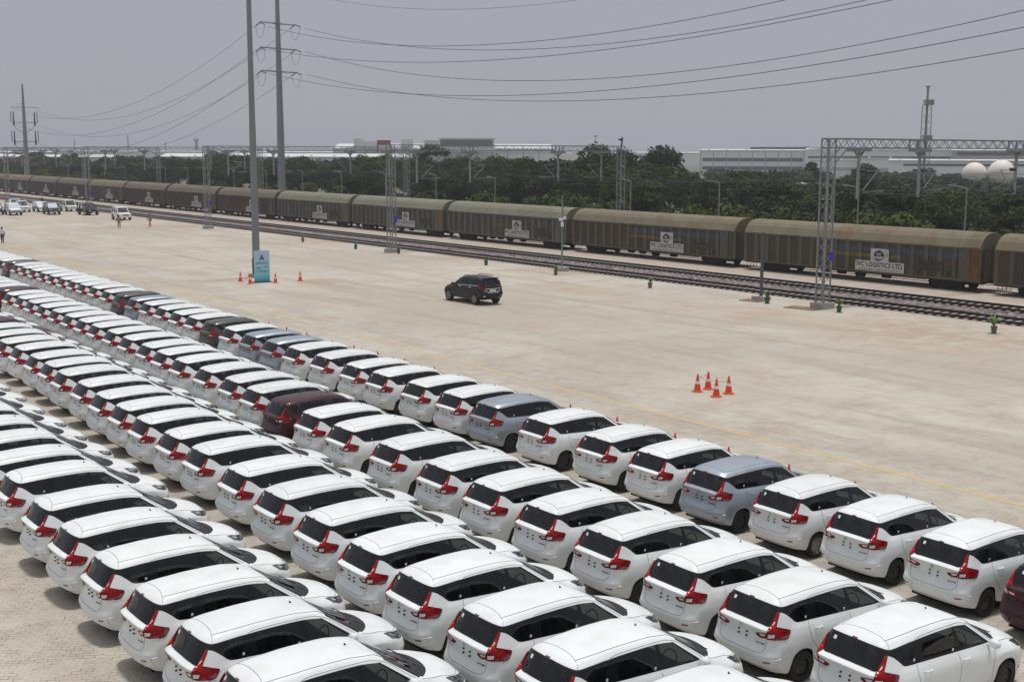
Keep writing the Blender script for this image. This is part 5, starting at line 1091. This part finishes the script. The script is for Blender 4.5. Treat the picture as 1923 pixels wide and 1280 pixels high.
# ------------------------------------------------------------------ the wood behind the train
def leaf_mat(name, c1, c2):
    m, n, l, p = nodes(name); p.inputs['Roughness'].default_value = .85; p.inputs['Specular IOR Level'].default_value = .08
    g = n.new('ShaderNodeNewGeometry'); t = n.new('ShaderNodeTexNoise'); t.inputs['Scale'].default_value = .28; t.inputs['Detail'].default_value = 5; l.new(g.outputs['Position'], t.inputs['Vector'])
    oi = n.new('ShaderNodeObjectInfo'); ad = n.new('ShaderNodeMath'); ad.operation = 'MULTIPLY_ADD'; ad.inputs[1].default_value = .5; l.new(oi.outputs['Random'], ad.inputs[0]); l.new(t.outputs[0], ad.inputs[2])
    r = n.new('ShaderNodeMapRange'); r.inputs[1].default_value = .45; r.inputs[2].default_value = 1.0; l.new(ad.outputs[0], r.inputs[0])
    x = n.new('ShaderNodeMix'); x.data_type = 'RGBA'; l.new(r.outputs[0], x.inputs[0]); x.inputs[6].default_value = (*c1, 1); x.inputs[7].default_value = (*c2, 1)
    t2 = n.new('ShaderNodeTexNoise'); t2.inputs['Scale'].default_value = 3.0; l.new(g.outputs['Position'], t2.inputs['Vector']); mm = n.new('ShaderNodeMapRange'); mm.inputs[1].default_value = .3; mm.inputs[2].default_value = .7; mm.inputs[3].default_value = .78; mm.inputs[4].default_value = 1.18; l.new(t2.outputs[0], mm.inputs[0])
    y = n.new('ShaderNodeMix'); y.data_type = 'RGBA'; y.blend_type = 'MULTIPLY'; y.inputs[0].default_value = 1; l.new(x.outputs[2], y.inputs[6]); l.new(mm.outputs[0], y.inputs[7]); l.new(y.outputs[2], p.inputs['Base Color'])
    return m
M['leafA'] = leaf_mat("dark_leaves", (.030, .045, .014), (.056, .078, .021)); M['leafB'] = leaf_mat("fresh_leaves", (.036, .062, .014), (.066, .100, .022)); M['leafC'] = leaf_mat("blue_green_leaves", (.026, .041, .017), (.044, .063, .025)); M['bark'] = mat("bark", (.07, .055, .04), .95)
def crown_mesh(seed, Rr, H, z0, nl, leaf, spread=1.0, sparse=.0):
    rg = np.random.default_rng(seed); blobs = []
    nb = rg.integers(9, 14)
    for k in range(nb):
        a = rg.uniform(0, 6.28); d = Rr * rg.uniform(.1, .72) * spread; z = z0 + H * rg.uniform(.12, .86); rr = Rr * rg.uniform(.30, .52) * (1 - .35 * abs((z - z0) / H - .45))
        blobs.append((math.cos(a) * d, math.sin(a) * d, z, rr))
    blobs = np.array(blobs); pts = []; w = blobs[:, 3] ** 2; w /= w.sum()
    ci = rg.choice(nb, nl, p=w); u = rg.normal(size=(nl, 3)); u /= np.linalg.norm(u, axis=1)[:, None]; u[:, 2] = np.where(u[:, 2] < -.35, -u[:, 2] * .6, u[:, 2])
    rad = blobs[ci, 3] * (rg.uniform(.72, 1.06, nl)) * (1 + .14 * np.sin(7 * u[:, 0] + ci) * np.cos(6 * u[:, 1]))
    c = blobs[ci, :3] + u * rad[:, None] * np.array([1.1, 1.1, .78]); n = u + rg.normal(size=(nl, 3)) * .55; n /= np.linalg.norm(n, axis=1)[:, None]
    t = np.cross(n, rg.normal(size=(nl, 3))); t /= np.linalg.norm(t, axis=1)[:, None]; b = np.cross(n, t); s = leaf * rg.uniform(.6, 1.25, nl)[:, None]
    q = np.stack([c - t * s, c + b * s * .55, c + t * s, c - b * s * .55], 1).reshape(-1, 3)
    q[:, 2] = np.maximum(q[:, 2], .15)
    return q, blobs
def make_tree(seed, Rr, H, z0, nl, leaf, lm, nm="tree", **kw):
    root = empty(nm); q, blobs = crown_mesh(seed, Rr, H, z0, nl, leaf, **kw)
    me = bpy.data.meshes.new("crown"); k = len(q) // 4; me.from_pydata(q.tolist(), [], [(4 * i, 4 * i + 1, 4 * i + 2, 4 * i + 3) for i in range(k)]); me.materials.append(lm); me.update()
    o = bpy.data.objects.new("crown", me); COL.objects.link(o); o.parent = root
    if nm != "bush":
        rg = random.Random(seed); t = MB(); t.tube([(0, 0, 0), (.1, .05, z0 * .6), (.0, .1, z0 + H * .45)], .22 + Rr * .03, 8, .10)
        for bx, by, bz, br in blobs[:8]:
            s = z0 * .6 + rg.random() * H * .25; t.tube(cr([(0, 0, s), (bx * .5, by * .5, (s + bz) / 2 + .2), (bx, by, bz)], 3), .10, 5, .03)
        t.build("trunk", M['bark'], root, True)
    else:
        t = MB(); 
        for a in range(4): t.tube([(0, 0, 0), (math.cos(a * 1.6) * Rr * .3, math.sin(a * 1.6) * Rr * .3, H * .5)], .05, 4)
        t.build("stem", M['bark'], root)
    return root
TP = [make_tree(1, 4.2, 7.4, 2.0, 5200, .27, M['leafA']), make_tree(2, 4.8, 7.0, 2.3, 5600, .27, M['leafA']), make_tree(3, 3.7, 8.0, 1.8, 4600, .26, M['leafC']), make_tree(4, 4.4, 6.6, 1.8, 5000, .28, M['leafB']),
      make_tree(5, 3.6, 6.4, 2.4, 2600, .30, M['leafA'], spread=1.15), make_tree(6, 5.4, 7.6, 1.6, 6200, .28, M['leafC'])]
BP = [make_tree(11, 2.6, 3.4, .3, 2600, .24, M['leafB'], "bush"), make_tree(12, 2.9, 3.0, .2, 2600, .25, M['leafA'], "bush")]
index_kids()
KINDT = ["dark dense", "broad dark", "tall bluish green", "fresh green", "thin open", "wide bluish green"]
rg = random.Random(77)
used = set()
def behind(x, y):
    """which wagon of the train the camera sees in front of this spot"""
    t = y * 79.0 / x
    for i, e in enumerate(WEND):
        if t < e + .6: return nth(i + 1)
    return "last"
def put(proto, k, x, y, s, rank, kinds, nm, grp):
    o = proto if (nm, k) not in used else copy_tree(proto); used.add((nm, k))
    o.location = (x, y, 0); o.scale = (s * rg.uniform(.9, 1.12), s * rg.uniform(.9, 1.12), s); o.rotation_euler = (0, 0, rg.uniform(0, 6.28))
    tag(o, f"{kinds} {nm}, {rank} rank, above the {behind(x, y)} wagon from right", nm, grp); return o
y = 34.0
while y < 420:                                   # front rank: bushes and low fresh crowns
    k = rg.randrange(2); x = 97 + rg.uniform(-2, 3)
    put(BP[k], k, x, y, rg.uniform(.9, 1.35), "front", ("fresh green", "dark green")[k], "bush", "bushes at the edge of the wood"); y += rg.uniform(5.0, 7.5) * (1 + (y > 160) * .6)
for rank, x0, dx, st, hs, y1 in (("second", 104, 3, 7.2, (.80, .95), 430), ("third", 114, 4, 8.0, (.88, 1.04), 500), ("fourth", 127, 6, 10.0, (.90, 1.10), 520), ("rear", 145, 9, 13.0, (.88, 1.12), 620)):
    y = x0 * .38
    while y < y1:
        k = rg.choices(range(6), (5, 5, 3, 3 if rank in ("second", "third") else 1, 2, 3))[0]; x = x0 + rg.uniform(-dx, dx)
        s = rg.uniform(*hs) * .93
        if 118 < y * 79 / x < 150 and rank in ("fourth", "rear"): s *= .95
        q79 = y * 79 / x; ri = ('second', 'third', 'fourth', 'rear').index(rank)
        if q79 < 76: s *= (.80, .76, .70, .63)[ri] if 44 < q79 < 58 else (.88, .82, .78, .74)[ri]                # lower wood to the right, the factories show above it
        put(TP[k], k, x, y, s, rank, KINDT[k], "tree", "trees of the wood behind the train"); y += st * rg.uniform(.75, 1.2) * (1 + max(0, y - 150) / 300)
for i, (x, y, s, k, lb) in enumerate(((140, 222, 1.32, 4, "open-crowned tree rising above the wood right of the tall power pole"), (128, 150, 1.22, 1, "rounded dark tree standing highest near the middle of the wood"), (133, 142, 1.18, 5, "broad tree beside the highest one in the middle of the wood"), (200, 167, .86, 2, "distant bluish tree clump standing left of the nearest gantry"), (206, 160, .84, 5, "second distant bluish clump, just right of the nearest gantry"))):
    o = copy_tree(TP[k]); o.location = (x, y, 0); o.scale = (s, s, s); tag(o, lb, "tree")
def single_out():
    """trees that would share a label get their place among their likes"""
    by = {}
    for o in bpy.data.objects:
        if not o.parent and o.get('category') in ("tree", "bush") and o.get('group'): by.setdefault(o['label'], []).append(o)
    for lb, os_ in by.items():
        if len(os_) > 1:
            for k, o in enumerate(sorted(os_, key=lambda o: -o.location.y / o.location.x)): o['label'] = lb + f", {nth(k + 1)} such from left"
single_out()
def far_wood():
    rgn = np.random.default_rng(9); Q = []
    for k in range(380):
        q, _ = crown_mesh(100 + k % 7, 7.0, 7.0, .5, 420, .95); f = rgn.uniform(0, 1); ang = rgn.uniform(0, 1)
        x = 165 + 190 * f + 0 * ang; y = x * (.55 + 3.6 * ang ** 1.4) if x > 200 else rgn.uniform(230, 900)
        if k >= 260: x = rgn.uniform(158, 330); y = x * rgn.uniform(.36, .98)
        h = (1.0 if y / x > 1.05 else .62) + rgn.uniform(-.2, .12)
        Q.append(q * np.array([1, 1, .88 * h]) + np.array([x, y, -.4]))
    q = np.concatenate(Q); me = bpy.data.meshes.new("far_wood"); k = len(q) // 4; me.from_pydata(q.tolist(), [], [(4 * i, 4 * i + 1, 4 * i + 2, 4 * i + 3) for i in range(k)]); me.materials.append(M['leafC']); me.update()
    o = bpy.data.objects.new("far_wood", me); COL.objects.link(o); tag(o, "distant mass of trees stretching back to the factories", "woodland", kind='stuff')
far_wood()
b = MB(); rr_ = np.random.default_rng(3); G = []
for k in range(9000):
    x = rr_.uniform(91.5, 101); y = rr_.uniform(30, 300); h = rr_.uniform(.3, 1.0); a = rr_.uniform(0, 6.28); w = .25
    b.v += [(x - w * math.cos(a), y - w * math.sin(a), 0), (x + w * math.cos(a), y + w * math.sin(a), 0), (x + .1, y + .1, h)]; n3 = len(b.v); b.f.append((n3 - 3, n3 - 2, n3 - 1)); b.m.append(0)
tag(b.build("tall_grass", M['leafB']), "rough grass along the edge of the wood", "grass", kind='stuff')
# ------------------------------------------------------------------ factories and far structures
M['fwhite'] = mat("factory_white", (.74, .76, .78), .7, nz=(.1, .1)); M['fgrey'] = mat("factory_grey", (.36, .38, .40), .7); M['flouvre'] = mat("louvre_grey", (.085, .09, .095), .8); M['froof'] = mat("metal_roof", (.62, .63, .65), .55, metal=.2); M['fglass'] = mat("window_band", (.055, .07, .085), .3); M['fblue'] = mat("blue_cladding", (.03, .13, .30), .6); M['fteal'] = mat("teal_cladding", (.05, .30, .36), .6); M['fred'] = mat("red_tank", (.19, .022, .03), .5); M['fcream'] = mat("cream_tank", (.74, .67, .60), .6)
def factory(A, B, depth, zt, label, bands=(), roof_h=1.0, wall='fwhite', bays=0, gable=None, z0=0):
    """A..B is the wall nearest the yard; depth goes away from it"""
    A = Vector((*A, 0)); B = Vector((*B, 0)); d = B - A; L = d.length; rz = math.atan2(d.y, d.x); root = empty("factory", A, rz); away = 1 if Vector((-d.y, d.x, 0)).dot(A) > 0 else -1
    def bx(mb, x0, x1, y0, y1, za, zb_): mb.box((x0, min(y0 * away, y1 * away), za), (x1, max(y0 * away, y1 * away), zb_))
    w = MB(); bx(w, 0, L, 0, depth, z0, zt); w.build("wall", M[wall], root)
    r = MB(); bx(r, -.5, L + .5, -.5, depth + .5, zt, zt + .25)
    if roof_h: r.add([(-.3, -.3 * away, zt + .25), (L + .3, -.3 * away, zt + .25), (L + .3, depth * .5 * away, zt + .25 + roof_h), (-.3, depth * .5 * away, zt + .25 + roof_h), (L + .3, (depth + .3) * away, zt + .25), (-.3, (depth + .3) * away, zt + .25)], [(0, 1, 2, 3), (3, 2, 4, 5), (0, 3, 5), (1, 4, 2)])
    r.build("roof", M['froof'], root)
    for (za, zb_, x0, x1, m) in bands:
        b_ = MB(); bx(b_, x0 * L, x1 * L, -.15, .1, za, zb_); b_.build("window_band" if m == 'fglass' or m == 'flouvre' else "cladding_band", M[m], root)
    if bays:
        for k in range(bays + 1): b_ = MB(); bx(b_, L * k / bays - .2, L * k / bays + .2, -.3, 0, z0, zt); b_.build("downpipe", M['fgrey'], root)
    for k in range(int(L / 9)): v = MB(); v.tube([(4 + k * 9, 2.5 * away, zt + .2), (4 + k * 9, 2.5 * away, zt + .9)], .5, 6); v.build("roof_ventilator", M['froof'], root)
    tag(root, label, "factory building"); return root
factory((291.8, 547.0), (383.5, 487.2), 60, 11.3, "long white factory with a low gable behind the middle of the wood", ((5.2, 6.6, .74, .90, 'flouvre'), (9.2, 9.5, 0, 1, 'fgrey')), 2.4, bays=14)
g = MB(); P0 = Vector((295, 545.2, 0)); g.add([(295.3, 545.2, 10.6), (302.6, 541.1, 13.8), (310.1, 536.9, 10.6), (325, 570, 10.6), (318, 575, 13.8), (311, 579, 10.6)], [(0, 1, 2), (0, 3 + 2, 4, 1), (1, 4, 3, 2), (3, 4, 5)]); tag(g.build("gabled_roof", M['fwhite']), "white gabled roof at the left end of the middle factory", "roof")
factory((319.8, 507.7), (325.6, 504.0), 12, 15.0, "small grey rooftop block left of the big louvred box", ((11.5, 13.6, 0, 1, 'fgrey'),), 0, z0=10, wall='fwhite')
factory((325.8, 503.8), (347.9, 489.0), 14, 16.2, "big dark louvred box standing on the middle factory's roof", ((12.4, 15.6, .02, .97, 'flouvre'),), 0, z0=10)
rt = MB(); rt.box((0, 0, 14.0), (6.0, 3, 16.2)); rt.box((.0, 0, 10.6), (.5, .5, 14)); rt.box((5.5, 0, 10.6), (6.0, .5, 14)); o = rt.build("water_tank", M['fred']); o.location = (280.4, 484.8, -1.2); o.rotation_euler = (0, 0, R(-33)); tag(o, "dark red box tank on legs above the wood in front of the middle factory", "water tank")
ru = MB()
for x, y, w, h in ((297, 533, 4, 3), (301, 531, 9, 1.6), (307, 528, 5, 1.0), (316, 520, 5, 2.6), (330, 512, 8, .8)): ru.box((x, y, 11.5), (x + w, y + 3, 13.2 + h))
tag(ru.build("rooftop_plant", M['fwhite']), "white air-handling units on the roof of the middle factory", "rooftop units")
factory((437.4, 439.4), (471.5, 402.6), 50, 10.8, "grey-white factory with two dark window bands left of the nearest gantry", ((5.6, 7.3, .02, .98, 'fglass'), (1.5, 3.2, .02, .98, 'fglass')), .6, bays=8, wall='fwhite')
factory((467.8, 436.8), (500, 402), 20, 13.0, "long dark-louvred roof block above the banded factory", ((11.2, 12.6, .03, .97, 'flouvre'),), 0, z0=9)
factory((456.3, 389.6), (496.4, 337.1), 50, 11.2, "long plain white factory directly behind the nearest gantry", ((7.4, 8.3, .02, .98, 'fglass'), (5.0, 6.0, .3, .98, 'fgrey')), .8, bays=0)
factory((462, 392), (492, 350), 18, 12.4, "raised grey louvred roof block on the plain white factory behind the nearest gantry", ((10.9, 12.0, .05, .95, 'flouvre'),), 0, z0=9)
factory((440, 372), (452, 355), 10, 6.6, "first small white annexe below the plain white factory", ((2, 3.4, .1, .9, 'fgrey'),), 0)
factory((446, 350), (458, 333), 10, 7.4, "second small white annexe below the plain white factory, further right", ((2, 3.4, .1, .9, 'fgrey'),), 0)
factory((470, 320), (505, 266), 50, 10.9, "white factory with long dark strips at the right edge", ((9.0, 10.2, .03, .95, 'flouvre'), (6.4, 7.2, .05, .9, 'flouvre')), .6, wall='fgrey')
factory((400, 300), (430, 255), 14, 6.9, "low white building in front of the right-hand factories", ((5.0, 5.8, .1, .9, 'flouvre'),), .4)
factory((175, 470), (260, 425), 40, 7.6, "long low white works with a bright blue band behind the second gantry from the left", ((4.2, 6.2, .15, .95, 'fblue'),), 1.2)
factory((118, 490), (160, 474), 30, 7.4, "pale low warehouse with grey end behind the far left trees", ((4.6, 6.4, .8, 1, 'fgrey'),), .8)
factory((60, 505), (124, 486), 30, 7.6, "white warehouse with a teal stripe at the left edge", ((5.8, 6.9, 0, 1, 'fteal'),), .8)
for i, (x, y, w, z) in enumerate(((220, 760, 90, 9.5), (330, 720, 120, 9.2), (120, 800, 100, 9.0), (520, 620, 80, 9.4), (600, 540, 90, 9.6))):
    factory((x, y), (x + w, y - w * .35), 40, z, ["pale hazy shed on the skyline left of the far gantries", "long pale hazy shed on the skyline behind the tall pole", "faint hazy roofline at the far left skyline", "faint hazy shed on the skyline right of the louvred box", "faint hazy shed on the skyline left of the banded factory"][i], (), .5)
ct = empty("control_tower", (337.2, 834.4, 0)); m = MB(); m.tube([(0, 0, 0), (0, 0, 17)], 1.0, 12); m.build("shaft", M['fgrey'], ct, True); m = MB(); m.lathe([(1.0, 16.8), (1.8, 17.6), (1.8, 18.6), (1.3, 19.0), (.001, 19.2)], 14); m.tube([(0, 0, 19.1), (0, 0, 21)], .15, 5); m.build("cabin", M['fgrey'], ct); tag(ct, "small round tower with a wider top on the skyline left of the tall pole", "tower")
for i, (x, y, z) in enumerate(((261.1, 861.3, 18), (294.3, 850.5, 21), (318, 843, 16))):
    m = MB(); lattice(m, 0, 0, 0, z, 1.1, 3.0, .07, .05, .3); o = m.build("pylon", M['galv']); o.location = (x, y, 0); tag(o, ["faint pylon left of the fourth gantry", "faint pylon between the far gantries, tallest of the three", "faint short pylon nearest the small round tower"][i], "pylon", "faint pylons on the skyline")
# red-and-white? plain steel flare stack with platforms
lt = empty("lattice_tower", (244.5, 173.7, 0)); m = MB(); lattice(m, 0, 0, 0, 20.5, 1.7, 1.5, .06, .05, 1.45); m.build("lattice", M['galv'], lt); m = MB(); m.tube([(0, 0, 0), (0, 0, 24.6)], .24, 10); m.tube([(.2, .1, 20), (.2, .1, 24.8)], .12, 6); m.tube([(0, 0, 24.6), (0, 0, 24.9)], .55, 8); m.build("flue", M['galv'], lt)
for z, w in ((20.6, 1.9), (12.6, 1.7)):
    m = MB(); m.box((-1.9, -.9, z), (.5, .9 , z + .12), R(55)); 
    for a in range(7): m.box((-1.9 + a * .3, .84, z), (-1.86 + a * .3, .9, z + 1.2), R(55))
    m.box((-1.9, .84, z + 1.1), (.3, .9, z + 1.2), R(55)); m.box((-1.9, -.9, z + .1), (-1.84, .9, z + 1.2), R(55)); m.build("platform", M['galv'], lt)
tag(lt, "tall steel lattice tower with two small platforms rising above the nearest gantry", "lattice tower")
m = MB(); m.tube([(0, 0, 0), (0, 0, 16.5)], .16, 6, .08); m.lathe([(.1, 15.2), (.8, 15.8), (.15, 16.3)], 8); o = m.build("mast", M['galv']); o.location = (289.8, 344.3, 0); tag(o, "thin mast with a small head on the skyline left of the second gantry's far mast", "mast")
for i, (x, y, z, r_) in enumerate(((275.8, 181.2, 4.6, 3.0), (279.3, 176.0, 4.9, 3.3))):
    tk = empty("spherical_tank", (x, y, 0)); m = MB(); m.lathe([(max(.001, r_ * math.cos(a)), z + r_ * math.sin(a)) for a in np.linspace(-math.pi / 2, math.pi / 2, 17)], 28); m.build("shell", M['fcream'], tk, True, 60); m = MB()
    for k in range(8): m.tube([(r_ * .9 * math.cos(k * .785), r_ * .9 * math.sin(k * .785), 0), (r_ * .9 * math.cos(k * .785), r_ * .9 * math.sin(k * .785), z)], .15, 6)
    m.build("leg", M['galv'], tk); tag(tk, ["smaller cream spherical tank, the left one of the pair", "larger cream spherical tank, the right one of the pair"][i], "tank")
sh = empty("canteen_shed", (140.5, 126.5, 0), R(-42)); m = MB(); m.box((0, 0, 3.4), (5.0, 4, 5.2)); m.build("wall", M['fcream'], sh); m = MB(); m.box((-.4, -.4, 5.2), (5.4, 4.4, 5.35)); m.build("roof", M['fwhite'], sh)
m = MB()
for z in (1.6, 3.0): m.bar((-1, -.3, z), (12, -.3, z), .14)
for k in range(14): m.bar((-1 + k, -.3, 1.6 if k % 2 else 3.0), (k, -.3, 3.0 if k % 2 else 1.6), .09)
m.box((.2, .5, 0), (.5, .8, 3.4)); m.box((4.5, .5, 0), (4.8, .8, 3.4)); m.build("truss", M['fcream'], sh); tag(sh, "cream shed above a lattice girder, glimpsed through trees left of the nearest gantry", "shed")
# ------------------------------------------------------------------ haze
def haze():
    b = MB(); b.box((-90, -120, -2.0), (1000, 1000, 48)); o = b.build("haze", nodes("haze_air")[0]); m = o.data.materials[0]; n = m.node_tree.nodes; l = m.node_tree.links
    n.remove(n['Principled BSDF']); v = n.new('ShaderNodeVolumePrincipled'); v.inputs['Color'].default_value = (.90, .94, 1, 1); v.inputs['Density'].default_value = HAZE; v.inputs['Anisotropy'].default_value = .2
    l.new(v.outputs[0], n['Material Output'].inputs['Volume']); tag(o, "thin bluish-grey haze filling the air over the yard and the wood", "haze", kind='stuff')
HAZE = .00035
if HAZE: haze()
